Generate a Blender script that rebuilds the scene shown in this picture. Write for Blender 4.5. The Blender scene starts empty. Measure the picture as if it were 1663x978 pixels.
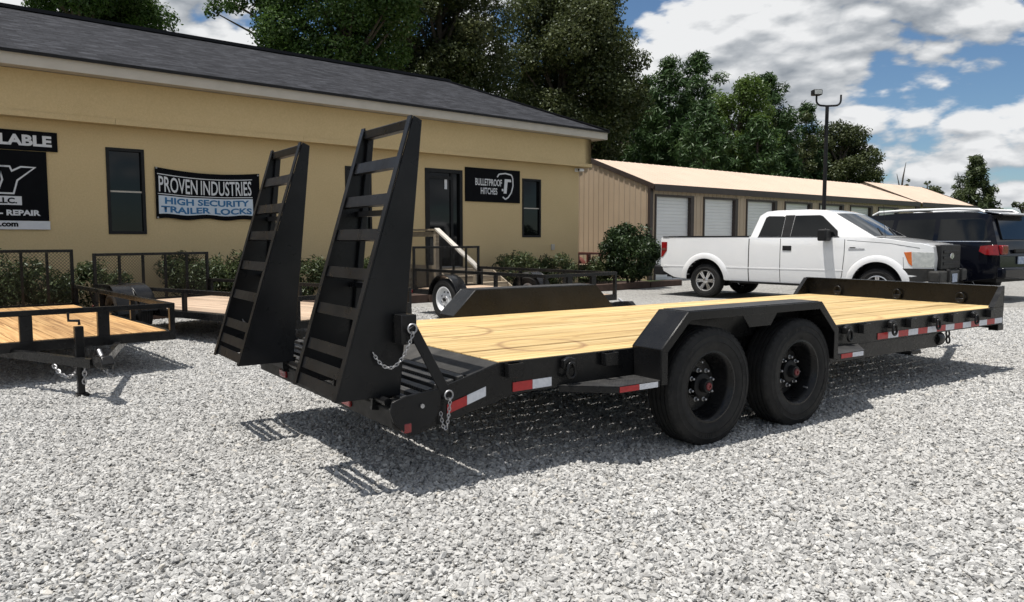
import bpy, bmesh, math, random
import numpy as np
from mathutils import Vector, Matrix

# ------------------------------------------------------------------ camera, sky, sun, exposure
scene = bpy.context.scene
col = scene.collection
R = math.radians
CAM_H, PITCH = 1.31, 0.0809
cd = bpy.data.cameras.new('camera'); cam = bpy.data.objects.new('camera', cd); col.objects.link(cam)
cam.location = (0, 0, CAM_H); cam.rotation_euler = (math.pi/2 - PITCH, 0, 0)
cd.sensor_width = 36; cd.lens = 36*1244/1663; cd.clip_start = .05; cd.clip_end = 3000
scene.camera = cam

SUN = Vector((-.245, -.086, 1)).normalized()
SKY_STRENGTH = .06
w = bpy.data.worlds.new('World'); scene.world = w; w.use_nodes = True
def build_world():
    nt = w.node_tree; N = nt.nodes; L = nt.links; N.clear()
    out = N.new('ShaderNodeOutputWorld'); bg = N.new('ShaderNodeBackground'); L.new(bg.outputs[0], out.inputs[0])
    bg.inputs[1].default_value = SKY_STRENGTH
    sky = N.new('ShaderNodeTexSky'); sky.sky_type = 'NISHITA'; sky.sun_disc = False
    sky.sun_elevation = math.asin(SUN.z); sky.sun_rotation = math.atan2(SUN.x, SUN.y)
    sky.air_density = 1.0; sky.dust_density = .2; sky.ozone_density = 1.3
    tc = N.new('ShaderNodeTexCoord')
    def m(op, a, b=None, clamp=False):
        n = N.new('ShaderNodeMath'); n.operation = op; n.use_clamp = clamp
        for i, v in enumerate((a, b)):
            if v is None: continue
            if isinstance(v, (int, float)): n.inputs[i].default_value = v
            else: L.new(v, n.inputs[i])
        return n.outputs[0]
    def mr(v, a, b, c=0., d=1., smooth=False):
        n = N.new('ShaderNodeMapRange'); L.new(v, n.inputs[0])
        if smooth: n.interpolation_type = 'SMOOTHSTEP'
        for i, k in enumerate((a, b, c, d)): n.inputs[i + 1].default_value = k
        return n.outputs[0]
    def dens(off, detail=7, billow=True):
        """cumulus: big banks broken by billows"""
        mp = N.new('ShaderNodeMapping'); L.new(tc.outputs['Generated'], mp.inputs[0])
        mp.inputs['Location'].default_value = off; mp.inputs['Scale'].default_value = (1, 1, 2.1)
        a = N.new('ShaderNodeTexNoise'); a.inputs['Scale'].default_value = CLOUD_SCALE; a.inputs['Detail'].default_value = detail
        a.inputs['Roughness'].default_value = .58; a.inputs['Distortion'].default_value = .1
        L.new(mp.outputs[0], a.inputs['Vector'])
        if not billow: return m('SUBTRACT', a.outputs[0], .055)
        b = N.new('ShaderNodeTexVoronoi'); b.feature = 'F1'; b.inputs['Scale'].default_value = 15; b.inputs['Detail'].default_value = 1; b.inputs['Roughness'].default_value = .55
        L.new(mp.outputs[0], b.inputs['Vector'])
        return m('SUBTRACT', a.outputs[0], m('MULTIPLY', b.outputs['Distance'], .12))
    o = Vector(CLOUD_OFF)
    d0 = dens(o); d1 = dens(o + Vector((.0, .0, .075)), 3, False); d2 = dens(o + Vector((.0, .0, .022)), 5)
    cover = mr(d0, CLOUD_T, CLOUD_T + .05, smooth=True)
    # billow tops catch the sun, undersides and deep parts are grey
    fine = m('MULTIPLY', m('SUBTRACT', d0, d2), 3.6)
    base = m('MULTIPLY', m('SUBTRACT', d0, d1), 3.4)
    lit = m('ADD', m('ADD', fine, base), .78, clamp=True)
    br = m('MULTIPLY', lit, mr(d0, CLOUD_T + .05, CLOUD_T + .30, 1., .82))
    ramp = N.new('ShaderNodeValToRGB'); L.new(br, ramp.inputs[0])
    e = ramp.color_ramp.elements
    e[0].position = .10; e[0].color = (.29, .325, .37, 1); e[1].position = .85; e[1].color = (.95, .96, .97, 1)
    e2 = ramp.color_ramp.elements.new(.45); e2.color = (.52, .55, .585, 1)
    def mixc(f, a, b, mode='MIX'):
        n = N.new('ShaderNodeMix'); n.data_type = 'RGBA'; n.blend_type = mode; n.clamp_result = False
        for k, v in ((0, f), (6, a), (7, b)):
            if hasattr(v, 'links'): L.new(v, n.inputs[k])
            else: n.inputs[k].default_value = v
        return n.outputs[2]
    cloud = mixc(1., ramp.outputs[0], (CLOUD_GAIN,)*3 + (1,), 'MULTIPLY')
    sk = mixc(1., sky.outputs[0], SKY_TINT + (1,), 'MULTIPLY')
    L.new(mixc(cover, sk, cloud), bg.inputs[0])
CLOUD_OFF = (3.9, 7.9, .75); CLOUD_GAIN = 13.0; CLOUD_T = .345; CLOUD_SCALE = 2.5; SKY_TINT = (.92, 1.12, 1.30)
build_world()
w.cycles.sampling_method = 'MANUAL'; w.cycles.sample_map_resolution = 512
sl = bpy.data.lights.new('sun', 'SUN'); sl.energy = 5.0; sl.angle = R(.53); sl.color = (1, .955, .89)
sun = bpy.data.objects.new('sun', sl); col.objects.link(sun); sun.location = SUN*60
sun.rotation_euler = SUN.to_track_quat('Z', 'Y').to_euler()
vs = scene.view_settings; vs.view_transform = 'Standard'; vs.look = 'None'; vs.gamma = 1; vs.exposure = 0.20
scene.render.engine = 'CYCLES'
scene.cycles.use_denoising = True; scene.cycles.use_adaptive_sampling = True; scene.cycles.adaptive_threshold = .02
scene.cycles.max_bounces = 5; scene.cycles.diffuse_bounces = 2; scene.cycles.glossy_bounces = 3; scene.cycles.transparent_max_bounces = 8
scene.cycles.caustics_reflective = False; scene.cycles.caustics_refractive = False
rnd = random.Random(7)
rng = np.random.default_rng(11)

# ------------------------------------------------------------------ materials
class NT:
    def __init__(s, name):
        s.m = bpy.data.materials.new(name); s.m.use_nodes = True
        s.t = s.m.node_tree; s.N = s.t.nodes; s.L = s.t.links
        s.b = s.N['Principled BSDF']; s.out = s.N['Material Output']
    def n(s, kind, **kw):
        x = s.N.new('ShaderNode' + kind)
        for k, v in kw.items():
            if hasattr(x, k) and k not in x.inputs: setattr(x, k, v)
            else: s.set(x, k, v)
        return x
    def set(s, x, k, v):
        i = x.inputs[k]
        if hasattr(v, 'is_linked') or hasattr(v, 'links'): s.L.new(v, i)
        else: i.default_value = v
    def math(s, op, a, b=0., clamp=False):
        x = s.N.new('ShaderNodeMath'); x.operation = op; x.use_clamp = clamp
        s.set(x, 0, a); s.set(x, 1, b); return x.outputs[0]
    def ramp(s, fac, *stops):
        r = s.N.new('ShaderNodeValToRGB'); s.L.new(fac, r.inputs[0]); e = r.color_ramp.elements
        for i, (p, c) in enumerate(stops):
            q = e[i] if i < 2 else e.new(p)
            q.position = p; q.color = tuple(c) + (1,)
        return r.outputs[0]
    def mixc(s, f, a, b, mode='MIX'):
        x = s.N.new('ShaderNodeMix'); x.data_type = 'RGBA'; x.blend_type = mode
        s.set(x, 0, f)
        for k, v in ((6, a), (7, b)):
            s.set(x, k, v if hasattr(v, 'links') else tuple(v) + (1,))
        return x.outputs[2]
    def coord(s, kind='Object', scale=(1, 1, 1), loc=(0, 0, 0), obj=None):
        tc = s.N.new('ShaderNodeTexCoord')
        if obj: tc.object = obj
        mp = s.N.new('ShaderNodeMapping'); s.L.new(tc.outputs[kind], mp.inputs[0])
        mp.inputs['Scale'].default_value = scale; mp.inputs['Location'].default_value = loc
        return mp.outputs[0]
    def noise(s, vec, scale, detail=4, rough=.55, dist=0.):
        x = s.N.new('ShaderNodeTexNoise'); s.L.new(vec, x.inputs['Vector'])
        x.inputs['Scale'].default_value = scale; x.inputs['Detail'].default_value = detail
        x.inputs['Roughness'].default_value = rough; x.inputs['Distortion'].default_value = dist
        return x.outputs[0]
    def bump(s, h, strength=.3, dist=.01):
        x = s.N.new('ShaderNodeBump'); s.L.new(h, x.inputs['Height'])
        x.inputs['Strength'].default_value = strength; x.inputs['Distance'].default_value = dist
        s.L.new(x.outputs[0], s.b.inputs['Normal'])
    def col(s, c): s.set(s.b, 'Base Color', c if hasattr(c, 'links') else tuple(c) + (1,))
    def p(s, **kw):
        for k, v in kw.items(): s.set(s.b, k.replace('_', ' '), v)
        return s

def mottled(name, c1, c2, scale=6, rough=.6, metal=0., bump=0., bscale=60, coat=0., spec=.5, r2=None, kind='Object', dust=0.):
    n = NT(name); v = n.coord(kind)
    f = n.noise(v, scale, 5)
    c = n.ramp(f, (.3, c1), (.7, c2))
    if dust:   # patchy pale road dust and fine scratches
        d = n.math('MULTIPLY', n.ramp(n.noise(v, 2.2, 6, .65), (.45, (0, 0, 0)), (.75, (1, 1, 1))), dust)
        c = n.mixc(d, c, (.16, .15, .135))
        vs_ = n.n('Mapping'); n.L.new(v, vs_.inputs[0]); vs_.inputs['Scale'].default_value = (3, 60, 25)
        sc_ = n.ramp(n.noise(vs_.outputs[0], 2., 3, .5), (.68, (0, 0, 0)), (.74, (1, 1, 1)))
        c = n.mixc(n.math('MULTIPLY', sc_, dust*.25), c, (.12, .115, .11))
    n.col(c)
    n.p(Metallic=metal, Roughness=rough)
    n.b.inputs['Specular IOR Level'].default_value = spec
    if r2 is not None:
        mr = n.n('MapRange'); n.L.new(n.noise(v, scale*2.3, 4), mr.inputs[0])
        mr.inputs[1].default_value = .3; mr.inputs[2].default_value = .7; mr.inputs[3].default_value = rough; mr.inputs[4].default_value = r2
        n.L.new(mr.outputs[0], n.b.inputs['Roughness'])
    if coat: n.b.inputs['Coat Weight'].default_value = coat; n.b.inputs['Coat Roughness'].default_value = .04
    if bump: n.bump(n.noise(v, bscale, 4), bump, .004)
    return n.m
M = {}
M['steel'] = mottled('black_powder_coat', (.0055, .0057, .0062), (.0105, .0107, .0115), 3, .18, bump=.03, bscale=220, r2=.36, spec=.27, dust=.06)
M['steel_dusty'] = mottled('dusty_black_steel', (.018, .0175, .017), (.036, .035, .033), 9, .55, bump=.08, bscale=120, r2=.75, spec=.3, dust=0.3)
M['ramp_steel'] = mottled('charcoal_ramp_paint', (.006, .0064, .0075), (.0115, .012, .0135), 4, .24, bump=.03, bscale=160, r2=.42, spec=.24, dust=.05)
M['black'] = mottled('black_plastic', (.005, .005, .0055), (.010, .010, .011), 8, .5, r2=.65, spec=.3)
M['rubber'] = mottled('tyre_rubber', (.010, .010, .0105), (.019, .0187, .0183), 12, .6, bump=.12, bscale=90, r2=.8, spec=.25, dust=.10)
M['zinc'] = mottled('zinc_plated_steel', (.30, .30, .31), (.48, .48, .49), 30, .4, metal=.9, r2=.55)
M['chrome'] = mottled('bright_alloy', (.55, .55, .56), (.7, .7, .71), 8, .18, metal=.95, r2=.3)
M['white_rim'] = mottled('white_wheel_paint', (.72, .73, .74), (.8, .8, .8), 6, .3)
M['red_tape'] = mottled('red_reflective_tape', (.34, .012, .015), (.46, .02, .022), 40, .28)
M['white_tape'] = mottled('white_reflective_tape', (.55, .57, .62), (.72, .73, .77), 40, .28)
M['red_lens'] = mottled('red_lens', (.16, .004, .006), (.26, .006, .009), 20, .12, coat=.5)
M['amber_lens'] = mottled('amber_lens', (.55, .12, .02), (.62, .16, .03), 20, .15, coat=.6)
M['red_hub'] = mottled('red_hub_cap', (.13, .012, .014), (.2, .02, .022), 30, .4)
M['white_paint'] = mottled('white_car_paint', (.78, .785, .79), (.82, .82, .82), 2, .28, coat=1.0)
M['navy_paint'] = mottled('dark_navy_car_paint', (.0025, .003, .006), (.004, .005, .009), 2, .10, spec=.24)
M['glass'] = mottled('dark_tinted_glass', (.003, .0036, .004), (.006, .007, .0075), 2, .05, spec=.38)
M['lamp_glass'] = mottled('clear_headlamp', (.36, .38, .37), (.55, .56, .54), 14, .12, coat=.8)
M['fascia'] = mottled('pale_fascia_paint', (.47, .43, .37), (.53, .485, .42), 3, .6)
M['soffit'] = mottled('soffit_paint', (.5, .46, .4), (.55, .5, .43), 3, .7)
M['sign_black'] = mottled('black_vinyl', (.0025, .0027, .004), (.0045, .005, .0065), 5, .6, spec=.08)
M['sign_white'] = mottled('white_vinyl', (.62, .63, .65), (.7, .7, .71), 7, .55)
M['sign_blue'] = mottled('blue_print', (.015, .13, .30), (.02, .16, .35), 7, .55)
M['sign_pale'] = mottled('pale_blue_print', (.55, .62, .70), (.62, .68, .75), 5, .55)
M['bark'] = mottled('tree_bark', (.045, .036, .028), (.10, .082, .065), 9, .9, bump=.6, bscale=25)
M['timber'] = mottled('dark_landscape_timber', (.045, .026, .018), (.085, .05, .036), 7, .85, bump=.4, bscale=40)
M['mulch'] = mottled('brown_mulch', (.018, .010, .007), (.06, .033, .022), 38, .95, bump=1.0, bscale=45)
M['lawn'] = mottled('mown_grass', (.035, .06, .014), (.075, .105, .03), 14, .9, bump=.8, bscale=80, kind='Generated' if False else 'Object')
M['old_red'] = mottled('rust_red_paint', (.09, .02, .016), (.14, .04, .03), 9, .6)
M['plate_blue'] = mottled('licence_plate', (.14, .2, .36), (.5, .55, .62), 22, .4)
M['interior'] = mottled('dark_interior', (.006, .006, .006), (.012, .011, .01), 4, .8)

def stucco():
    n = NT('yellow_stucco'); v = n.coord('Object')
    f = n.noise(v, .7, 6, .6)
    c = n.ramp(f, (.3, (.60, .45, .235)), (.7, (.66, .50, .27)))
    g = n.noise(v, 34, 5, .7)
    c = n.mixc(.30, c, n.ramp(g, (.35, (.48, .35, .17)), (.65, (.71, .55, .31))))
    n.col(c); n.p(Roughness=.85); n.bump(n.noise(v, 55, 6, .75), .55, .015); return n.m
M['stucco'] = stucco()
def shingles():
    n = NT('grey_asphalt_shingles'); v = n.coord('UV')
    br = n.n('TexBrick'); n.L.new(v, br.inputs['Vector'])
    br.inputs['Scale'].default_value = 1; br.inputs['Brick Width'].default_value = .32; br.inputs['Row Height'].default_value = .14
    br.inputs['Mortar Size'].default_value = .007; br.inputs['Bias'].default_value = -.1
    br.inputs['Color1'].default_value = (.009, .0095, .012, 1); br.inputs['Color2'].default_value = (.062, .064, .073, 1); br.inputs['Mortar'].default_value = (.004, .004, .005, 1)
    br.offset = .37
    st = n.n('Mapping'); n.L.new(v, st.inputs[0]); st.inputs['Scale'].default_value = (1.1, 7.2, 1)
    streak = n.noise(st.outputs[0], 2.2, 5, .7)
    c = n.mixc(.55, br.outputs[0], n.ramp(streak, (.40, (.007, .0075, .0095)), (.52, (.030, .032, .039)), (.63, (.095, .10, .115))))
    c = n.mixc(.25, c, n.ramp(n.noise(v, 60, 4, .7), (.3, (.008, .008, .010)), (.7, (.05, .051, .057))))
    n.col(c); n.p(Roughness=.92); n.b.inputs['Specular IOR Level'].default_value = .15
    h = n.math('ADD', n.math('MULTIPLY', br.outputs['Fac'], -1.), n.math('MULTIPLY', n.noise(v, 150, 3), .4))
    n.bump(h, .6, .010); return n.m
M['shingles'] = shingles()
def wood(name, c0, c1, c2, knots=True, rings=None, obj=None, grain=1.):
    """sawn boards: grain runs along the local x axis; each board varies by its own random number"""
    n = NT(name)
    oi = n.n('ObjectInfo'); tc = n.n('TexCoord')
    if obj: tc.object = obj
    cmb = n.n('CombineXYZ'); n.L.new(n.math('MULTIPLY', oi.outputs['Random'], 37.), cmb.inputs[0]); n.L.new(n.math('MULTIPLY', oi.outputs['Random'], 11.), cmb.inputs[2])
    add = n.n('VectorMath', operation='ADD'); n.L.new(tc.outputs['Object'], add.inputs[0]); n.L.new(cmb.outputs[0], add.inputs[1])
    mp = n.n('Mapping'); n.L.new(add.outputs[0], mp.inputs[0]); mp.inputs['Scale'].default_value = (.5, 15, 15)
    g = n.noise(mp.outputs[0], 1.5*grain, 6, .62, 1.2)
    mp2 = n.n('Mapping'); n.L.new(add.outputs[0], mp2.inputs[0]); mp2.inputs['Scale'].default_value = (1.2, 60, 60)
    fine = n.noise(mp2.outputs[0], 2., 4, .6, .3)
    c = n.ramp(g, (.37, (c0[0]*.55, c0[1]*.48, c0[2]*.42)), (.45, c0), (.53, c1), (.66, c2))
    c = n.mixc(.28, c, n.ramp(fine, (.35, c0), (.65, c2)))
    hs = n.n('HueSaturation'); n.L.new(c, hs.inputs['Color'])
    vr = n.n('MapRange'); n.L.new(oi.outputs['Random'], vr.inputs[0]); vr.inputs[3].default_value = .78; vr.inputs[4].default_value = 1.12
    n.L.new(vr.outputs[0], hs.inputs['Value']); c = hs.outputs[0]
    if knots:
        mp3 = n.n('Mapping'); n.L.new(add.outputs[0], mp3.inputs[0]); mp3.inputs['Scale'].default_value = (1.3, 4.2, 1)
        vo = n.n('TexVoronoi', feature='F1'); n.L.new(mp3.outputs[0], vo.inputs['Vector']); vo.inputs['Scale'].default_value = 1.7
        kn = n.n('MapRange'); n.L.new(vo.outputs['Distance'], kn.inputs[0]); kn.inputs[1].default_value = .055; kn.inputs[2].default_value = .12; kn.inputs[3].default_value = .85; kn.inputs[4].default_value = 0
        c = n.mixc(kn.outputs[0], c, (c0[0]*.35, c0[1]*.28, c0[2]*.25))
    if rings:
        sep = n.n('SeparateXYZ'); n.L.new(tc.outputs['Object'], sep.inputs[0])
        wob = n.noise(tc.outputs['Object'], 3., 3)
        tot = None
        for (cx, cy, r, wd, st) in rings:
            dx = n.math('SUBTRACT', sep.outputs[0], cx); dy = n.math('SUBTRACT', sep.outputs[1], cy)
            d = n.math('SQRT', n.math('ADD', n.math('MULTIPLY', dx, dx), n.math('MULTIPLY', dy, dy)))
            d = n.math('ABSOLUTE', n.math('SUBTRACT', d, r))
            k = n.n('MapRange'); n.L.new(d, k.inputs[0]); k.inputs[1].default_value = 0; k.inputs[2].default_value = wd; k.inputs[3].default_value = st; k.inputs[4].default_value = 0
            kk = n.math('MULTIPLY', k.outputs[0], n.math('MULTIPLY', wob, 1.9), clamp=True)
            tot = kk if tot is None else n.math('MAXIMUM', tot, kk)
        c = n.mixc(tot, c, (.20, .10, .045))
    n.col(c); n.p(Roughness=.68); n.bump(fine, .18, .004)
    return n.m
def stone_mat():
    n = NT('crushed_limestone'); at = n.n('Attribute', attribute_name='shade')
    c = n.ramp(at.outputs['Fac'], (0, (.07, .07, .07)), (.08, (.15, .15, .147)), (.32, (.32, .318, .31)), (.7, (.48, .476, .46)), (.95, (.66, .655, .635)), (1., (.50, .45, .37)))
    v = n.coord('Object')
    f = n.noise(v, 90, 4, .6)
    c = n.mixc(.4, c, n.ramp(f, (.3, (.24, .238, .23)), (.7, (.60, .595, .58))))
    ge = n.n('NewGeometry'); pw = n.noise(ge.outputs['Position'], .55, 5, .6); pf = n.noise(ge.outputs['Position'], 2.6, 4, .6)
    c = n.mixc(n.ramp(pw, (.38, (0, 0, 0)), (.72, (.45, .45, .45))), c, n.mixc(pf, (.34, .33, .31), (.44, .43, .41)))
    n.col(c); n.p(Roughness=.88); n.b.inputs['Specular IOR Level'].default_value = .25
    return n.m
M['stone'] = stone_mat()
def gravel_sheet():
    n = NT('gravel_bed'); v = n.coord('Object')
    vo = n.n('TexVoronoi', feature='F1'); n.L.new(v, vo.inputs['Vector']); vo.inputs['Scale'].default_value = 36; vo.inputs['Randomness'].default_value = 1
    sp = n.n('SeparateColor'); n.L.new(vo.outputs['Color'], sp.inputs[0])
    c = n.ramp(sp.outputs[0], (0, (.14, .138, .13)), (.25, (.30, .295, .28)), (.6, (.48, .47, .445)), (1., (.64, .63, .6)))
    c = n.mixc(n.math('MULTIPLY', vo.outputs['Distance'], .7, clamp=True), c, (.10, .097, .09))
    big = n.noise(v, .35, 4)
    c = n.mixc(.25, c, n.ramp(big, (.3, (.3, .29, .27)), (.7, (.5, .49, .46))))
    n.col(c); n.p(Roughness=.92)
    n.bump(n.math('ADD', n.math('MULTIPLY', vo.outputs['Distance'], -1.), n.math('MULTIPLY', n.noise(v, 60, 3), .5)), 1.0, .03)
    return n.m
M['gravel'] = gravel_sheet()
def leafmat(name, cs, trans=.35):
    n = NT(name); at = n.n('Attribute', attribute_name='tint')
    c = n.ramp(at.outputs['Fac'], *[(i/(len(cs)-1), x) for i, x in enumerate(cs)])
    df = n.n('BsdfDiffuse'); tr = n.n('BsdfTranslucent'); gl = n.n('BsdfGlossy'); gl.inputs['Roughness'].default_value = .45
    n.L.new(c, df.inputs[0]); n.L.new(c, tr.inputs[0])
    mx = n.n('MixShader'); mx.inputs[0].default_value = trans; n.L.new(df.outputs[0], mx.inputs[1]); n.L.new(tr.outputs[0], mx.inputs[2])
    m2 = n.n('MixShader'); m2.inputs[0].default_value = .04; n.L.new(mx.outputs[0], m2.inputs[1]); n.L.new(gl.outputs[0], m2.inputs[2])
    gl.inputs[0].default_value = (.6, .65, .6, 1)
    n.L.new(m2.outputs[0], n.out.inputs[0]); return n.m
M['leaf_green'] = leafmat('green_leaves', [(.030, .062, .013), (.062, .115, .025), (.115, .18, .048)])
M['leaf_olive'] = leafmat('olive_oak_leaves', [(.034, .046, .016), (.066, .082, .028), (.115, .128, .055)])
M['leaf_pine'] = leafmat('pine_needles', [(.022, .048, .016), (.044, .085, .026), (.08, .125, .045)], .2)
M['leaf_lime'] = leafmat('sweetgum_leaves', [(.05, .09, .018), (.095, .15, .03), (.15, .21, .05)], .4)
M['leaf_holly'] = leafmat('holly_leaves', [(.010, .020, .007), (.022, .042, .012), (.055, .08, .028)], .2)
M['leaf_juniper'] = leafmat('juniper_sprays', [(.030, .045, .018), (.06, .08, .03), (.11, .13, .055)], .25)

# ------------------------------------------------------------------ mesh helpers
class MB:
    def __init__(s): s.v = []; s.f = []; s.mi = []
    def add(s, vs, fs, mi=0):
        o = len(s.v); s.v += [tuple(p) for p in vs]; s.f += [tuple(i + o for i in f) for f in fs]; s.mi += [mi]*len(fs); return s
    def box(s, x0, x1, y0, y1, z0, z1, mi=0):
        x0, x1 = min(x0, x1), max(x0, x1); y0, y1 = min(y0, y1), max(y0, y1); z0, z1 = min(z0, z1), max(z0, z1)
        return s.add([(x0, y0, z0), (x1, y0, z0), (x1, y1, z0), (x0, y1, z0), (x0, y0, z1), (x1, y0, z1), (x1, y1, z1), (x0, y1, z1)],
                     [(3, 2, 1, 0), (4, 5, 6, 7), (0, 1, 5, 4), (1, 2, 6, 5), (2, 3, 7, 6), (3, 0, 4, 7)], mi)
    def hexa(s, a, b, mi=0):
        """box from two quads (4 points each)"""
        return s.add(list(a) + list(b), [(3, 2, 1, 0), (4, 5, 6, 7), (0, 1, 5, 4), (1, 2, 6, 5), (2, 3, 7, 6), (3, 0, 4, 7)], mi)
    def prism(s, poly, y0, y1, plane='xz', mi=0):
        n = len(poly)
        def P(a, b, c):
            return {'xz': (a, c, b), 'xy': (a, b, c), 'yz': (c, a, b)}[plane]
        vs = [P(a, b, y0) for a, b in poly] + [P(a, b, y1) for a, b in poly]
        fs = [tuple(range(n)), tuple(range(2*n - 1, n - 1, -1))] + [(i, i + n, (i + 1) % n + n, (i + 1) % n) for i in range(n)]
        return s.add(vs, fs, mi)
    def bar(s, a, b, w, h, up=(0, 0, 1), mi=0):
        a, b = Vector(a), Vector(b); d = (b - a).normalized(); u = Vector(up)
        x = d.cross(u)
        if x.length < 1e-4: x = d.cross(Vector((1, 0, 0)))
        x.normalize(); y = x.cross(d).normalized()
        q = lambda p: [p - x*w/2 - y*h/2, p + x*w/2 - y*h/2, p + x*w/2 + y*h/2, p - x*w/2 + y*h/2]
        return s.hexa(q(a), q(b), mi)
    def tube(s, pts, r, n=8, closed=False, mi=0, caps=True):
        pts = [Vector(p) for p in pts]; k = len(pts); rs = r if isinstance(r, (list, tuple)) else [r]*k
        vs = []; prev = None
        for i, p in enumerate(pts):
            if closed: d = pts[(i + 1) % k] - pts[i - 1]
            else: d = pts[min(i + 1, k - 1)] - pts[max(i - 1, 0)]
            d.normalize()
            if prev is None:
                x = d.cross(Vector((0, 0, 1)))
                if x.length < 1e-3: x = d.cross(Vector((1, 0, 0)))
            else: x = prev - d*prev.dot(d)
            x.normalize(); prev = x; y = d.cross(x)
            vs += [p + (x*math.cos(t) + y*math.sin(t))*rs[i] for t in [2*math.pi*j/n for j in range(n)]]
        fs = []
        for i in range(k if closed else k - 1):
            a, b = i*n, ((i + 1) % k)*n
            fs += [(a + j, a + (j + 1) % n, b + (j + 1) % n, b + j) for j in range(n)]
        if caps and not closed: fs += [tuple(range(n - 1, -1, -1)), tuple(range((k - 1)*n, k*n))]
        return s.add(vs, fs, mi)
    def lathe(s, prof, n=32, axis='y', c=(0, 0, 0), mi=0, closed=False):
        """prof: (radius, along) pairs round an axis"""
        vs = []
        for r, a in prof:
            for j in range(n):
                t = 2*math.pi*j/n; x, z = r*math.cos(t), r*math.sin(t)
                p = {'y': (x, a, z), 'z': (x, z, a), 'x': (a, x, z)}[axis]
                vs.append((p[0] + c[0], p[1] + c[1], p[2] + c[2]))
        fs = []; k = len(prof)
        for i in range(k if closed else k - 1):
            a, b = i*n, ((i + 1) % k)*n
            fs += [(a + j, a + (j + 1) % n, b + (j + 1) % n, b + j) for j in range(n)]
        return s.add(vs, fs, mi)
    def mesh(s, name, mats, smooth=None):
        me = bpy.data.meshes.new(name); me.from_pydata(s.v, [], s.f)
        for m in (mats if isinstance(mats, (list, tuple)) else [mats]): me.materials.append(m)
        me.polygons.foreach_set('material_index', s.mi)
        bm = bmesh.new(); bm.from_mesh(me); bmesh.ops.recalc_face_normals(bm, faces=bm.faces); bm.to_mesh(me); bm.free()
        if smooth is not None:
            me.polygons.foreach_set('use_smooth', [True]*len(me.polygons)); me.set_sharp_from_angle(angle=R(smooth))
        me.update(); return me
    def build(s, name, mats, parent=None, smooth=None, bevel=0, loc=None, rot=None, segs=2):
        return obj(name, s.mesh(name, mats, smooth if not bevel else 40), parent, bevel, loc, rot, segs)
def obj(name, me, parent=None, bevel=0, loc=None, rot=None, segs=2):
    o = bpy.data.objects.new(name, me); col.objects.link(o)
    if parent is not None: o.parent = parent
    if loc is not None: o.location = loc
    if rot is not None: o.rotation_euler = rot
    if bevel:
        b = o.modifiers.new('bevel', 'BEVEL'); b.width = bevel; b.segments = segs; b.limit_method = 'ANGLE'; b.angle_limit = R(38); b.harden_normals = False
    return o
def tag(o, label=None, cat=None, group=None, kind=None):
    for k, v in (('label', label), ('category', cat), ('group', group), ('kind', kind)):
        if v: o[k] = v
    return o
def thing(name, label, cat, loc=(0, 0, 0), rz=0., group=None):
    o = bpy.data.objects.new(name, None); col.objects.link(o); o.location = loc; o.rotation_euler = (0, 0, rz)
    o.empty_display_size = .2
    return tag(o, label, cat, group)
def arc(cx, cz, r, a0, a1, n):
    return [(cx + r*math.cos(R(a0 + (a1 - a0)*i/n)), cz + r*math.sin(R(a0 + (a1 - a0)*i/n))) for i in range(n + 1)]
def text_mesh(body, box, y, mat, name='lettering', parent=None, bold=0., shear=0., warp=None):
    """flat lettering fitted to box=(x0,x1,z0,z1) in the parent's xz plane, facing -y; one mesh per word"""
    words = []
    for wd in body.split(' '):
        cu = bpy.data.curves.new(name, 'FONT'); cu.body = wd; cu.size = 1; cu.offset = bold; cu.shear = shear; cu.resolution_u = 3
        o = bpy.data.objects.new('tmp', cu); me = bpy.data.meshes.new_from_object(o); bpy.data.objects.remove(o)
        n = len(me.vertices); co = np.zeros(n*3); me.vertices.foreach_get('co', co); words.append((me, co.reshape(-1, 3)))
    gap = .32; tot = sum(c[:, 0].max() - c[:, 0].min() for _, c in words) + gap*(len(words) - 1)
    lo = 0. if all(ch == '-' for ch in body) else min(c[:, 1].min() for m, c in words if len(c) > 8); hi = max(c[:, 1].max() for _, c in words)
    x0, x1, z0, z1 = box; pen = 0.
    for me, co in words:
        u = (co[:, 0] - co[:, 0].min() + pen)/tot; v = (co[:, 1] - lo)/(hi - lo); pen += co[:, 0].max() - co[:, 0].min() + gap
        P = np.stack([x0 + u*(x1 - x0), np.full(len(co), y), z0 + v*(z1 - z0)], 1)
        if warp: P = np.array([warp(*p) for p in P])
        me.vertices.foreach_set('co', P.ravel()); me.materials.clear(); me.materials.append(mat); me.update(); me.name = name
        obj(name, me, parent)

# ------------------------------------------------------------------ ground
g = MB().add([(-700, -300, 0), (700, -300, 0), (700, 900, 0), (-700, 900, 0)], [(0, 1, 2, 3)]).build('ground', M['lawn'])
tag(g, 'green grassland around the gravel lot', 'ground', kind='structure'); g.location.z = -.06
def gravel_lot():
    n = 120; xs = np.linspace(-30, 45, n); ys = np.linspace(-12, 26, 80)
    mb = MB()
    vs = [(x, y, .006*math.sin(x*1.3 + y*.7) + .005*math.sin(y*1.9 - x*.5) - .004) for y in ys for x in xs]
    fs = [(j*n + i, j*n + i + 1, (j + 1)*n + i + 1, (j + 1)*n + i) for j in range(len(ys) - 1) for i in range(n - 1)]
    o = mb.add(vs, fs).build('gravel_lot', M['gravel'], smooth=180)
    tag(o, 'pale crushed stone lot the trailers stand on', 'ground', kind='structure')
gravel_lot()

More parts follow.
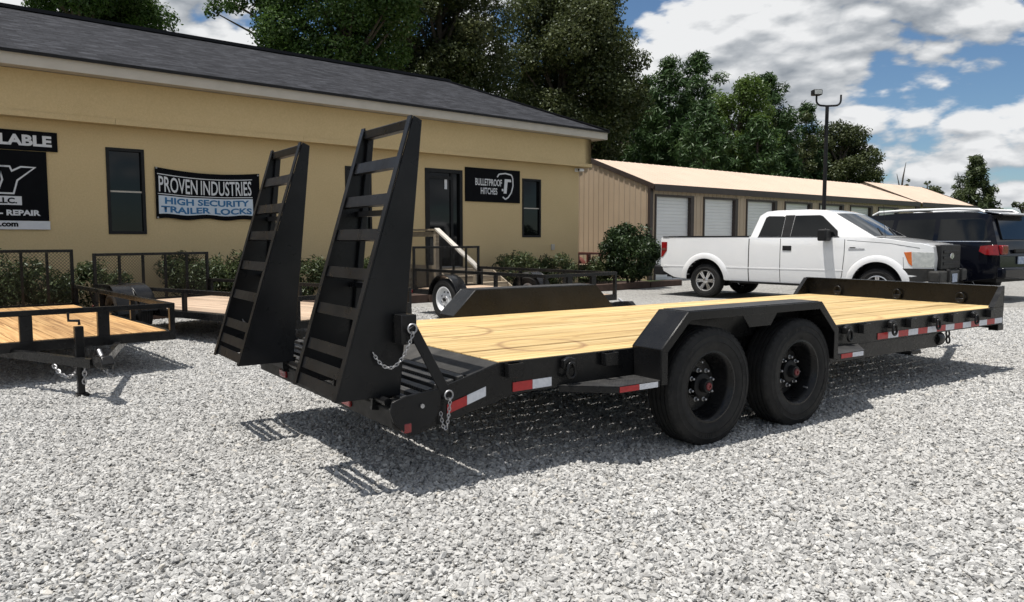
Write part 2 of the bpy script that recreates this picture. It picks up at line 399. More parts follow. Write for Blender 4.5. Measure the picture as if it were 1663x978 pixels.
def gravel_stones():
    """loose crushed stone: angular chips in square patches, laid over the near lot with quarter turns"""
    CELL, NP, DENS = .5, 12, 5600
    P, RO, SC, KI, SH = [], [], [], [], []
    for k in range(NP):
        n = int(CELL*CELL*DENS)
        sc = np.clip(rng.lognormal(math.log(.0086), .30, n), .004, .018)
        P.append(np.column_stack([rng.uniform(-CELL/2, CELL/2, (n, 2)), rng.uniform(-.3, .5, n)*sc + .004]))
        RO.append(np.column_stack([rng.normal(0, .45, n), rng.normal(0, .45, n), rng.uniform(0, 6.283, n)]))
        SC.append(sc[:, None]*np.column_stack([rng.uniform(.95, 1.6, n), rng.uniform(.75, 1.1, n), rng.uniform(.45, .85, n)]))
        KI.append(np.full(n, k)); SH.append(rng.random(n))
    cells = [(CELL*(i + .5), CELL*(j + .5)) for j in range(2, 29) for i in range(-30, 30) if abs(i + .5) < (j + 1)*.84 + 2.2]
    n = len(cells); c = np.array(cells)
    P.append(np.column_stack([c, .006*np.sin(c[:, 0]*1.3 + c[:, 1]*.7) + .005*np.sin(c[:, 1]*1.9 - c[:, 0]*.5) - .004]))
    RO.append(np.column_stack([np.zeros(n), np.zeros(n), rng.integers(0, 4, n)*math.pi/2])); SC.append(np.ones((n, 3))); KI.append(np.full(n, 99)); SH.append(rng.random(n))
    P, RO, SC, KI, SH = [np.concatenate(a) for a in (P, RO, SC, KI, SH)]
    me = bpy.data.meshes.new('gravel'); me.vertices.add(len(P)); me.vertices.foreach_set('co', P.ravel())
    for nm, d in (('rot', RO), ('sc', SC)):
        a = me.attributes.new(nm, 'FLOAT_VECTOR', 'POINT'); a.data.foreach_set('vector', d.ravel())
    a = me.attributes.new('shade', 'FLOAT', 'POINT'); a.data.foreach_set('value', SH.astype(np.float32))
    a = me.attributes.new('patch', 'INT', 'POINT'); a.data.foreach_set('value', KI.astype(np.int32))
    o = obj('gravel', me); tag(o, 'loose crushed limestone gravel scattered over the lot', 'gravel', kind='stuff')
    ng = bpy.data.node_groups.new('gravel_scatter', 'GeometryNodeTree')
    ng.interface.new_socket('Geometry', in_out='INPUT', socket_type='NodeSocketGeometry')
    ng.interface.new_socket('Geometry', in_out='OUTPUT', socket_type='NodeSocketGeometry')
    N, L = ng.nodes, ng.links
    gi = N.new('NodeGroupInput'); go = N.new('NodeGroupOutput')
    chips = N.new('GeometryNodeJoinGeometry')
    for k in range(7):
        ico = N.new('GeometryNodeMeshIcoSphere'); ico.inputs['Radius'].default_value = 1; ico.inputs['Subdivisions'].default_value = 1 if k < 5 else 2
        pos = N.new('GeometryNodeInputPosition'); nz = N.new('ShaderNodeTexNoise'); nz.noise_dimensions = '4D'
        nz.inputs['W'].default_value = k*7.3; nz.inputs['Scale'].default_value = .9; nz.inputs['Detail'].default_value = 2
        L.new(pos.outputs[0], nz.inputs['Vector'])
        sub = N.new('ShaderNodeVectorMath'); sub.operation = 'SUBTRACT'; L.new(nz.outputs['Color'], sub.inputs[0]); sub.inputs[1].default_value = (.5, .5, .5)
        scl = N.new('ShaderNodeVectorMath'); scl.operation = 'SCALE'; L.new(sub.outputs[0], scl.inputs[0]); scl.inputs['Scale'].default_value = 2.6
        sp = N.new('GeometryNodeSetPosition'); L.new(ico.outputs[0], sp.inputs[0]); L.new(scl.outputs[0], sp.inputs['Offset'])
        gti = N.new('GeometryNodeGeometryToInstance'); L.new(sp.outputs[0], gti.inputs[0]); L.new(gti.outputs[0], chips.inputs[0])
    def attr(nm, ty):
        a = N.new('GeometryNodeInputNamedAttribute'); a.data_type = ty; a.inputs[0].default_value = nm; return a.outputs['Attribute']
    def split(src, k):
        eq = N.new('FunctionNodeCompare'); eq.data_type = 'INT'; eq.operation = 'EQUAL'
        ii = [s_ for s_ in eq.inputs if s_.type == 'INT']
        L.new(attr('patch', 'INT'), ii[0]); ii[1].default_value = k
        sg = N.new('GeometryNodeSeparateGeometry'); sg.domain = 'POINT'; L.new(src, sg.inputs[0]); L.new(eq.outputs[0], sg.inputs[1]); return sg.outputs[0]
    def place(pts, inst):
        iop = N.new('GeometryNodeInstanceOnPoints'); L.new(pts, iop.inputs['Points']); L.new(inst, iop.inputs['Instance']); iop.inputs['Pick Instance'].default_value = True
        L.new(attr('rot', 'FLOAT_VECTOR'), iop.inputs['Rotation']); L.new(attr('sc', 'FLOAT_VECTOR'), iop.inputs['Scale']); return iop.outputs[0]
    tiles = N.new('GeometryNodeJoinGeometry')
    for k in range(NP):
        rz = N.new('GeometryNodeRealizeInstances'); L.new(place(split(gi.outputs[0], k), chips.outputs[0]), rz.inputs[0])
        sm = N.new('GeometryNodeSetMaterial'); sm.inputs['Material'].default_value = M['stone']; L.new(rz.outputs[0], sm.inputs[0])
        gti = N.new('GeometryNodeGeometryToInstance'); L.new(sm.outputs[0], gti.inputs[0]); L.new(gti.outputs[0], tiles.inputs[0])
    L.new(place(split(gi.outputs[0], 99), tiles.outputs[0]), go.inputs[0])
    md = o.modifiers.new('scatter', 'NODES'); md.node_group = ng
gravel_stones()

# ------------------------------------------------------------------ yellow building
BYAW = math.pi/2 - .8486
B0 = Vector((-6.33, 15.168, 0))
BU = Vector((math.cos(BYAW), math.sin(BYAW), 0)); BN = Vector((-math.sin(BYAW), math.cos(BYAW), 0))
def wall_with_openings(mb, x0, x1, z0, z1, y0, y1, holes):
    """a wall slab in the xz plane with rectangular openings right through it"""
    xs = sorted({x0, x1, *[h[0] for h in holes], *[h[1] for h in holes]}); zs = sorted({z0, z1, *[h[2] for h in holes], *[h[3] for h in holes]})
    inside = lambda x, z: any(h[0] < x < h[1] and h[2] < z < h[3] for h in holes)
    solid = {}
    for i in range(len(xs) - 1):
        for j in range(len(zs) - 1): solid[i, j] = not inside((xs[i] + xs[i + 1])/2, (zs[j] + zs[j + 1])/2)
    for (i, j), ok in solid.items():
        if not ok: continue
        a, b, c, d = xs[i], xs[i + 1], zs[j], zs[j + 1]
        mb.add([(a, y0, c), (b, y0, c), (b, y0, d), (a, y0, d)], [(0, 1, 2, 3)]); mb.add([(a, y1, c), (b, y1, c), (b, y1, d), (a, y1, d)], [(3, 2, 1, 0)])
        for di, dj, q in ((-1, 0, [(a, c), (a, d)]), (1, 0, [(b, d), (b, c)]), (0, -1, [(b, c), (a, c)]), (0, 1, [(a, d), (b, d)])):
            if not solid.get((i + di, j + dj), False):
                (p, q0), (r, s0) = q; mb.add([(p, y0, q0), (r, y0, s0), (r, y1, s0), (p, y1, q0)], [(0, 1, 2, 3)])
    return mb
def yellow_building():
    t = thing('office_building', 'long yellow stucco office with grey shingle hip roof and black signs', 'building', B0, BYAW)
    S0, S1, D = -16., 11.02, 5.2
    wins = [(-1.48, -.82, 1.40, 2.985), (3.42, 4.10, 1.38, 2.95), (8.80, 9.50, 1.355, 2.948), (-8.2, -7.5, 1.40, 2.985)]
    door = (5.60, 6.75, .60, 3.04)
    obj('wall', wall_with_openings(MB(), S0, S1, 0, 4.3, 0, .2, wins + [door]).mesh('wall', M['stucco']), t)
    MB().box(S1 - .2, S1, .2, D, 0, 4.3).build('wall', M['stucco'], t); MB().box(S0, S1, D, D + .2, 0, 4.3).build('wall', M['stucco'], t); MB().box(S0, S0 + .2, .2, D, 0, 4.3).build('wall', M['stucco'], t)
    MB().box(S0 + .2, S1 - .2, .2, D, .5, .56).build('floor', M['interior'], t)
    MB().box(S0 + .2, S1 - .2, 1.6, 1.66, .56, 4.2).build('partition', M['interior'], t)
    fr = MB().box(S0, S1 + .25, -.25, -.004, 3.47, 4.16); fr.box(S1 + .004, S1 + .25, -.25, D + .2, 3.47, 4.16)
    fz = fr.build('frieze', M['stucco'], t)
    # bottom trim boards of the frieze, butt jointed
    x = S0
    while x < S1 + .25:
        x2 = min(x + 3.66, S1 + .27); MB().box(x + .003, x2 - .003, -.275, -.006, 3.372, 3.468).build('trim_board', M['stucco'], fz); x = x2
    MB().box(S1 + .006, S1 + .27, -.004, D + .2, 3.372, 3.468).build('trim_board', M['stucco'], fz)
    E0, E1, F0, F1 = S0 - .5, 11.53, -.60, D + .6 + .2
    zf0, zf1, zr = 4.15, 4.385, 5.88
    so = MB().box(E0 + .02, E1 - .02, F0 + .02, F1 - .02, zf0 + .02, zf0 + .045).build('soffit', M['soffit'], t)
    fa = MB(); fa.box(E0, E1, F0 - .02, F0, zf0, zf1); fa.box(E1, E1 + .02, F0 - .02, F1, zf0, zf1); fa.box(E0, E1, F1, F1 + .02, zf0, zf1)
    fa.build('fascia', M['fascia'], t)
    # hip roof, with a thin drip edge
    mid = (F0 + F1)/2; hx = E1 - (mid - F0); o = .06
    a, b, c, d = (E0 - o, F0 - o, zf1), (E1 + o, F0 - o, zf1), (E1 + o, F1 + o, zf1), (E0 - o, F1 + o, zf1)
    r0, r1 = (E0 - o, mid, zr), (hx, mid, zr)
    me = bpy.data.meshes.new('roof'); th = .035
    low = [(p[0], p[1], p[2] - th) for p in (a, b, c, d)]
    me.from_pydata([a, b, c, d, r0, r1] + low, [], [(0, 1, 5, 4), (1, 2, 5), (2, 3, 4, 5), (0, 4, 3), (6, 7, 1, 0), (7, 8, 2, 1), (8, 9, 3, 2), (9, 8, 7, 6)])
    me.materials.append(M['shingles']); uv = me.uv_layers.new(name='UVMap')
    sl_ = math.hypot(mid - F0, zr - zf1)/(mid - F0)
    for p in me.polygons:
        for li in p.loop_indices:
            v = me.vertices[me.loops[li].vertex_index].co
            if p.index == 1: uv.data[li].uv = (v.y, (E1 - v.x)*sl_)
            else: uv.data[li].uv = (v.x, (abs(v.y - (F0 if p.index != 2 else F1)))*sl_)
    rf = obj('roof', me, t)
    MB().box(E0, hx + .08, mid - .16, mid + .16, zr - .045, zr + .025).build('ridge_cap', M['shingles'], rf)
    MB().bar((hx, mid, zr + .0), (E1 + o, F0 - o, zf1 + .012), .24, .03).build('ridge_cap', M['shingles'], rf)
    MB().box(E0, E1 + .07, F0 - .075, F0 - .061, zf1 - .05, zf1 + .006).build('drip_edge', M['black'], rf)
    for (x0, x1, z0, z1) in wins:
        f = MB(); e = .055
        f.box(x0, x0 + e, -.015, .09, z0, z1); f.box(x1 - e, x1, -.015, .09, z0, z1); f.box(x0 + e, x1 - e, -.015, .09, z0, z0 + e); f.box(x0 + e, x1 - e, -.015, .09, z1 - e, z1)
        wo = f.build('window', M['black'], t)
        zm = (z0 + z1)/2 - .02
        MB().box(x0 + e, x1 - e, .012, .05, zm, zm + .03).build('meeting_rail', M['fascia'], wo)
        MB().box(x0 + e, x1 - e, .055, .063, zm, z1 - e).build('pane', M['glass'], wo); MB().box(x0 + e, x1 - e, .03, .038, z0 + e, zm).build('pane', M['glass'], wo)
    x0, x1, z0, z1 = door; e = .09
    f = MB().box(x0, x0 + e, -.02, .12, z0, z1).box(x1 - e, x1, -.02, .12, z0, z1).box(x0 + e, x1 - e, -.02, .12, z1 - e, z1)
    d = f.build('door', M['black'], t)
    MB().box(x0 + e, x1 - e, .05, .06, z0 + .02, z1 - e).build('pane', M['glass'], d)
    MB().box(x0 + e, x0 + e + .07, .02, .08, z0 + .02, z1 - e).box(x1 - e - .26, x1 - e - .18, .02, .08, z0 + .02, z1 - e).box(x0 + e + .07, x1 - e - .26, .02, .08, z1 - e - .16, z1 - e - .08).build('stile', M['black'], d)
    MB().box(x0 + .62, x0 + .70, .035, .042, 2.55, 2.86).build('notice', M['sign_white'], d)
    MB().box(x0 + .10, x1 - .1, -.03, .02, z0 - .02, z0 + .02).build('threshold', M['zinc'], d)
    # utility bits on the wall
    MB().box(9.9, 10.02, -.035, -.002, 1.0, 1.16).build('outlet_cover', M['fascia'], t)
    return t
yellow_building()
def wallthing(name, label, cat, x, z, group=None, n=0.):
    return thing(name, label, cat, B0 + BU*x + BN*n + Vector((0, 0, z)), BYAW, group)
def signs():
    t = wallthing('sign_board', 'small black sign reading AVAILABLE above the repair sign', 'sign', -2.25, 2.83)
    MB().box(-3., 0, -.03, -.004, 0, .335).build('board', M['sign_black'], t, bevel=.004)
    text_mesh('AVAILABLE', (-1.53, -.09, .075, .265), -.034, M['sign_white'], parent=t, bold=.045)
    t = wallthing('sign_board', 'tall black repair shop sign with outlined logo and white bottom strip', 'sign', -2.43, 1.474)
    MB().box(-2.6, 0, -.03, -.004, .15, 1.345).build('board', M['sign_black'], t, bevel=.004)
    MB().box(-2.6, .01, -.032, -.004, 0, .146).build('web_strip', M['sign_white'], t)
    text_mesh('.com', (-.74, -.47, .045, .115), -.036, M['sign_black'], parent=t, bold=.045)
    text_mesh('SERVICE - REPAIR', (-1.36, -.13, .235, .335), -.034, M['sign_white'], parent=t, bold=.045)
    MB().box(-1.25, -.40, -.037, -.031, .415, .565).build('name_box', M['sign_white'], t)
    text_mesh('LLC.', (-.76, -.47, .44, .54), -.041, M['sign_black'], parent=t, bold=.035)
    # slanted outlined logo letters
    def logo(k, mat, y):
        a = MB()
        T = [(-1.12, 1.06), (-.66, 1.06), (-.69, .93), (-.80, .93), (-.90, .62), (-1.05, .62), (-.95, .93), (-1.16, .93)]
        Y = [(-.70, 1.06), (-.56, 1.06), (-.53, .98), (-.39, 1.06), (-.20, 1.06), (-.46, .84), (-.52, .62), (-.74, .62), (-.66, .84)]
        for pl in (T, Y):
            cx = sum(p[0] for p in pl)/len(pl); cz = sum(p[1] for p in pl)/len(pl)
            n = len(pl); q = []
            for i in range(n):   # offset outline
                p0, p1, p2 = Vector(pl[i - 1]), Vector(pl[i]), Vector(pl[(i + 1) % n])
                d1, d2 = (p1 - p0).normalized(), (p2 - p1).normalized()
                n1, n2 = Vector((-d1.y, d1.x)), Vector((-d2.y, d2.x)); bis = (n1 + n2)
                bis = bis/max(bis.length_squared/2, .35); q.append(tuple(p1 + bis*k))
            a.prism(q, y, y + .004)
        return a.build('logo_letters', mat, t)
    logo(.022, M['sign_white'], -.035); logo(-.006, M['sign_black'], -.0395)
    # sagging vinyl banner
    t = wallthing('banner', 'sagging black banner reading PROVEN INDUSTRIES high security trailer locks', 'banner', -.645, 1.695)
    W, H = 2.06, .985
    def warp(x, y, z):
        u, v = x/W, z/H
        sag = -.075*math.sin(math.pi*min(max(u, 0), 1))*v + (-.03*u if v > .5 else 0)*0
        return (x, y - .012*math.sin(u*9 + v*3) - .02*math.sin(math.pi*u) - .02, z + sag - .02*u*v + (.018*math.sin(u*17)*(1 - v)**3))
    def sheet(x0, x1, z0, z1, y, mat, name, nx=28, nz=8):
        m = MB(); vs = [warp(x0 + (x1 - x0)*i/nx, y, z0 + (z1 - z0)*j/nz) for j in range(nz + 1) for i in range(nx + 1)]
        back = [(p[0], p[1] + .003, p[2]) for p in vs]; k = nx + 1
        fs = [(j*k + i, j*k + i + 1, (j + 1)*k + i + 1, (j + 1)*k + i) for j in range(nz) for i in range(nx)]
        m.add(vs, fs); m.add(back, [f[::-1] for f in fs]); return m.build(name, mat, t, smooth=60)
    sheet(0, W, 0, H, -.004, M['sign_black'], 'banner_cloth')
    sheet(.04, W - .16, .855, .872, -.009, M['sign_white'], 'line', 28, 1); sheet(.04, W - .16, .475, .49, -.009, M['sign_white'], 'line', 28, 1)
    sheet(.05, W - .16, .09, .45, -.009, M['sign_pale'], 'print_panel')
    text_mesh('PROVEN INDUSTRIES', (.06, W - .18, .52, .83), -.010, M['sign_white'], parent=t, bold=.012, warp=warp)
    text_mesh('HIGH SECURITY', (.16, W - .24, .285, .42), -.013, M['sign_blue'], parent=t, bold=.035, warp=warp)
    text_mesh('TRAILER LOCKS', (.09, W - .19, .115, .25), -.013, M['sign_blue'], parent=t, bold=.035, warp=warp)
    for x, z in ((.03, .97), (W - .03, .95), (.03, .02), (W - .03, .03)):
        p = warp(x, -.008, z); MB().lathe([(.006, -.004), (.016, -.004), (.018, 0), (.006, .002)], 12, 'y', p).build('grommet', M['zinc'], t)
    t = wallthing('sign_board', 'black sign reading BULLETPROOF HITCHES beside the entrance door', 'sign', 6.83, 2.27)
    MB().box(0, 1.87, -.03, -.004, 0, .865).build('board', M['sign_black'], t, bevel=.004)
    text_mesh('BULLETPROOF', (.32, 1.22, .42, .60), -.035, M['sign_white'], parent=t, bold=.02)
    text_mesh('HITCHES', (.50, 1.06, .20, .37), -.035, M['sign_white'], parent=t, bold=.02)
    sh = MB(); L_ = [(1.06, .66), (1.12, .74), (1.34, .77), (1.55, .74), (1.60, .66), (1.61, .45), (1.55, .27), (1.44, .14), (1.34, .09), (1.25, .15)]
    for i in range(len(L_) - 1): sh.bar((L_[i][0], -.034, L_[i][1]), (L_[i + 1][0], -.034, L_[i + 1][1]), .008, .035, up=(0, 1, 0) if False else (0, 0, 1) if abs(L_[i][0] - L_[i + 1][0]) > abs(L_[i][1] - L_[i + 1][1]) else (1, 0, 0))
    sh.build('shield_outline', M['sign_white'], t)
    hb = MB().prism([(1.28, .24), (1.38, .24), (1.42, .55), (1.55, .55), (1.53, .62), (1.32, .62)], -.037, -.031).prism([(1.22, .30), (1.275, .30), (1.27, .36), (1.215, .36)], -.037, -.031)
    hb.build('hitch_emblem', M['sign_white'], t)
signs()
def security_camera():
    t = wallthing('security_camera', 'small white security camera under the frieze at the building corner', 'camera', 10.9, 3.24)
    MB().box(-.06, .06, -.03, -.002, 0, .1).build('bracket', M['white_rim'], t, bevel=.008)
    MB().tube([(0, -.03, .04), (0, -.10, .05)], .02, 8).build('arm', M['white_rim'], t)
    MB().lathe([(0, -.02), (.045, -.02), (.05, .0), (.05, .14), (.04, .16), (0, .16)], 16, 'x', (0, -.13, .05)).build('housing', M['white_rim'], t, smooth=40)
    MB().lathe([(0, -.025), (.03, -.025), (.034, -.018)], 14, 'x', (0, -.13, .05)).build('lens', M['glass'], t, smooth=40)
security_camera()
M['step_wood'] = wood('weathered_step_lumber', (.24, .19, .13), (.36, .30, .22), (.45, .39, .30))
M['rail_white'] = mottled('pale_weathered_rail', (.5, .47, .42), (.62, .58, .52), 12, .7)
def stoop():
    t = wallthing('wooden_steps', 'weathered wooden entry steps with a pale sloping handrail', 'steps', 5.15, 0)
    W = 1.55
    for i in range(8): MB().box(0, W, -.004 - .155*i - .148, -.008 - .155*i, .565, .60).build('plank', M['step_wood'], t)
    for k, z in enumerate((.45, .30, .15)):
        y = -1.26 - .29*k
        for j in range(2): MB().box(0, W, y - .138 - .145*j, y - .003 - .145*j, z - .035, z).build('tread', M['step_wood'], t)
        MB().box(.02, W - .02, y - .002, y + .018, z, z + .112).build('riser', M['step_wood'], t)
    for x in (-.04, W):
        MB().prism([(-.02, 0), (-.02, .56), (-1.26, .56), (-2.15, .10), (-2.15, 0)], x, x + .04, 'yz').build('stringer', M['step_wood'], t)
    for y, zt in ((-.06, 1.5), (-1.2, 1.5), (-2.65, .74)):
        MB().box(-.13, -.04, y - .045, y + .045, 0, zt).build('post', M['step_wood'], t)
    MB().box(-.15, -.02, -1.25, -.01, 1.50, 1.54).build('top_rail', M['step_wood'], t)
    MB().bar((-.085, -1.22, 1.54), (-.085, -2.78, .66), .13, .04, up=(0, 0, 1)).build('handrail', M['rail_white'], t)
    MB().box(-.10, -.06, -1.2, -.06, .62, .70).build('lower_rail', M['step_wood'], t)
    MB().box(-.105, -.065, -1.2, -.06, 1.36, 1.48).build('guard_board', M['step_wood'], t)
stoop()

# mulch bed and landscape timbers along the front wall
mb = MB(); nx, ny = 90, 10
vs = []
for j in range(ny + 1):
    for i in range(nx + 1):
        vs.append((-16 + 28.6*i/nx, -2.42 + 2.415*j/ny, .03 + .05*math.sin(math.pi*j/ny) + rnd.uniform(-.012, .012)))
mb.add(vs, [(j*(nx + 1) + i, j*(nx + 1) + i + 1, (j + 1)*(nx + 1) + i + 1, (j + 1)*(nx + 1) + i) for j in range(ny) for i in range(nx)])
o = mb.build('mulch_bed', M['mulch'], smooth=180, loc=B0, rot=(0, 0, BYAW)); tag(o, 'dark brown mulch bed along the front of the yellow building', 'ground', kind='structure')
o = MB().add([(11.1, -1.0, .012), (14.6, -1.0, .012), (14.6, 4.2, .012), (11.1, 4.2, .012)], [(0, 1, 2, 3)]).build('grass_strip', M['lawn'], loc=B0, rot=(0, 0, BYAW)); tag(o, 'strip of grass between the office and the storage building', 'ground', kind='structure')
x = -8.2; k = 0
places = ['far left, behind the nearest utility trailer', 'behind the second utility trailer', 'behind the two raised ramps', 'left of the wooden steps', 'below the wooden steps', 'behind the white wheel', 'below the small window', 'at the building corner', 'in front of the round holly shrub']
while x < 12.4 and k < 9:
    L_ = 2.42 if k < 8 else 12.55 - x
    o = MB().box(0, min(2.40, L_), -.07, .07, -.01, .165).build('landscape_timber', M['timber'], bevel=.012, loc=B0 + BU*x + BN*(-2.5 + rnd.uniform(-.015, .015)), rot=(0, 0, BYAW + rnd.uniform(-.006, .006)))
    tag(o, 'dark brown landscape timber edging the mulch bed, ' + places[k], 'timber', 'landscape timbers edging the bed'); x += 2.42; k += 1

# ------------------------------------------------------------------ storage units
def metal_siding(c1, c2, name, pitch=.23, axis=0):
    n = NT(name); v = n.coord('Object'); n.col(n.ramp(n.noise(v, 1.2, 5), (.3, c1), (.7, c2))); n.p(Roughness=.5); return n.m
M['tan_metal'] = metal_siding((.42, .325, .23), (.47, .365, .26), 'tan_ribbed_metal')
M['roof_metal'] = metal_siding((.54, .405, .305), (.60, .455, .345), 'peach_metal_roof')
M['door_white'] = metal_siding((.72, .72, .71), (.78, .78, .77), 'white_roll_up_door')
M['brown_trim'] = mottled('dark_brown_trim', (.035, .024, .02), (.05, .035, .03), 6, .5)
SYAW = math.pi/2 - .885
def ribbed(mb, x0, x1, zfun0, zfun1, y, pitch=.3, h=.02):
    """ribbed sheet in the xz plane facing -y"""
    prof = []; x = x0
    while x < x1:
        for dx, d in ((0, 0), (pitch*.62, 0), (pitch*.70, h), (pitch*.90, h), (pitch*.98, 0)):
            if x + dx <= x1: prof.append((x + dx, d))
        x += pitch
    prof.append((x1, 0))
    vs = []; fs = []
    for i, (a, d) in enumerate(prof): vs += [(a, y - d, zfun0(a)), (a, y - d, zfun1(a))]
    for i in range(len(prof) - 1): fs.append((2*i, 2*i + 2, 2*i + 3, 2*i + 1))
    mb.add(vs, fs); return mb
def storage(name, label, loc, length, depth, ez, rz, ndoors, first, trims=(0, 1)):
    t = thing(name, label, 'building', loc, SYAW)
    doors = [(first + 2.45*i, first + 2.45*i + 1.93, 0, 2.70) for i in range(ndoors)]
    # front wall: ribbed piers and header
    edges = [0] + [e for d in doors for e in d[:2]] + [length]
    m = MB()
    for i in range(0, len(edges), 2): ribbed(m, edges[i], edges[i + 1], lambda a: 0, lambda a: 2.7, 0, .23)
    ribbed(m, 0, length, lambda a: 2.7, lambda a: ez, 0, .23)
    m.build('wall', M['tan_metal'], t)
    # gable ends (local frame turned: built in yz)
    half = depth/2
    top = lambda y: ez + (rz - ez)*(1 - abs(y - half)/half)
    for xx, sg in ((0, -1), (length, 1)):
        g_ = ribbed(MB(), 0, depth, lambda a: 0, lambda a: top(a), 0, .23)
        g_.v = [(xx + sg*(-p[1]), p[0], p[2]) for p in g_.v]
        g_.build('gable_wall', M['tan_metal'], t)
    MB().add([(0, depth, 0), (length, depth, 0), (length, depth, ez), (0, depth, ez)], [(0, 1, 2, 3)]).build('wall', M['tan_metal'], t)
    # roof: two ribbed slopes
    ov = .18; ox = .03; sl_ = (rz - ez)/half
    for side in (0, 1):
        m = MB(); prof = []; x = -ox
        while x < length + ox - .3:
            prof += [(x, 0), (x + .27, 0), (x + .28, .009), (x + .31, .009)]; x += .32
        vs = []; fs = []
        for a, d in prof:
            y0, y1 = (-ov, half) if side == 0 else (depth + ov, half)
            vs += [(a, y0, ez - ov*sl_ + d + .03), (a, y1, rz + d + .03), (a, y0, ez - ov*sl_ - .01), (a, y1, rz - .01)]
        for i in range(len(prof) - 1): q = 4*i; fs += [(q, q + 4, q + 5, q + 1), (q + 2, q + 3, q + 7, q + 6), (q, q + 2, q + 6, q + 4)]
        m.add(vs, fs).build('roof_slope', M['roof_metal'], t)
    MB().box(-ox, length + ox, -ov - .02, -ov, ez - .21, ez + .0).build('eave_trim', M['brown_trim'], t)
    for xx in [(-ox - .02, length + ox)[i] for i in trims]:
        for y0, z0, y1, z1 in ((-ov, ez - ov*sl_, half, rz), (depth + ov, ez - ov*sl_, half, rz)):
            MB().bar((xx + .01, y0, z0 - .02), (xx + .01, y1, z1 - .02), .03, .15, up=(0, 0, 1)).build('rake_trim', M['brown_trim'], t)
    for xx in (0., length): MB().box(xx - .06, xx + .08, -.04, .06, 0, ez - .03).build('corner_trim', M['brown_trim'], t)
    for (a, b, z0, z1) in doors:
        fr = MB().box(a, a + .06, -.035, .3, z0, z1).box(b - .16, b, -.035, .3, z0, z1).box(a + .06, b - .16, -.035, .3, z1 - .06, z1)
        d = fr.build('door_frame', M['brown_trim'], t)
        m = MB(); z = 0; vs = []; k = 0
        while z < z1 - .06:
            vs += [(a + .06, .10, z), (b - .16, .10, z), (a + .06, .10, z + .085), (b - .16, .10, z + .085), (a + .06, .085, z + .095), (b - .16, .085, z + .095)]; k += 3; z += .105
        m.add(vs, [(2*i, 2*i + 1, 2*i + 3, 2*i + 2) for i in range(k - 1)]).build('roll_up_curtain', M['door_white'], d)
    return t
storage('storage_building', 'tan metal storage building with white roll-up doors behind the white pickup', (4.29, 23.9, 0), 18.6, 5.2, 3.0, 3.95, 7, .20, (0,))
P2 = Vector((4.29, 23.9, 0)) + Vector((math.cos(SYAW), math.sin(SYAW), 0))*18.9
storage('storage_building', 'farther storage building with slightly higher peach metal roof, beyond the black car', P2, 6.4, 5.2, 3.0, 4.07, 2, .4, (1,))

# ------------------------------------------------------------------ lamp post
def lamp_post():
    t = thing('lamp_post', 'tall dark lamp post with one floodlight on a forked arm', 'lamp post', (8.9, 22.0, 0))
    MB().tube([(0, 0, 0), (0, 0, .3), (0, 0, 5.05)], [.09, .062, .048], 12).build('pole', M['black'], t, smooth=40)
    MB().lathe([(.0, 0), (.2, 0), (.2, .04), (.12, .06)], 16, 'z').build('base_plate', M['brown_trim'], t)
    pts = [(-.31, 0, 5.36)] + [(-.31 + .15*(1 - math.cos(a)), 0, 5.21 - .15*math.sin(a)) for a in np.linspace(0, 1.57, 6)] + [(0, 0, 5.05)] + [(.38 + .15*(math.cos(a) - 1), 0, 5.21 - .15*math.sin(a)) for a in np.linspace(1.57, 0, 6)] + [(.38, 0, 5.36)]
    MB().tube(pts, .028, 8).build('forked_arm', M['black'], t, smooth=50)
    MB().box(-.44, -.18, -.12, .12, 5.34, 5.50).build('floodlight', M['black'], t, bevel=.03)
    MB().box(-.41, -.21, -.13, -.118, 5.36, 5.48).build('floodlight_glass', M['lamp_glass'], t)
lamp_post()

# ------------------------------------------------------------------ the big equipment trailer
TYAW = math.pi/2 - .9619
TR = thing('equipment_trailer', 'black tandem axle equipment trailer with pine plank deck and two raised ladder ramps', 'trailer', (-.0655, 4.128, 0), TYAW)
W_, L_T, ZD = 2.194, 6.034, .638
RINGS = [(.60, .42, .27, .035, .8), (.45, 1.38, .33, .035, .65), (3.75, .45, .42, .04, .4), (3.3, 1.2, .5, .03, .25)]
M['deck_wood'] = wood('new_pine_planks', (.48, .31, .115), (.645, .465, .205), (.74, .575, .31), rings=RINGS, obj=TR)
M['tread'] = None
def tread_plate():
    n = NT('black_tread_plate'); v = n.coord('Object')
    vo = n.n('TexVoronoi', feature='F1'); n.L.new(v, vo.inputs['Vector']); vo.inputs['Scale'].default_value = 40; vo.inputs['Randomness'].default_value = .15
    f = n.noise(v, 12, 4)
    n.col(n.ramp(f, (.3, (.022, .022, .023)), (.7, (.05, .049, .047)))); n.p(Roughness=.45)
    k = n.n('MapRange'); n.L.new(vo.outputs['Distance'], k.inputs[0]); k.inputs[1].default_value = .2; k.inputs[2].default_value = .45; k.inputs[3].default_value = 1; k.inputs[4].default_value = 0
    n.bump(k.outputs[0], .8, .004); return n.m
M['tread'] = tread_plate()
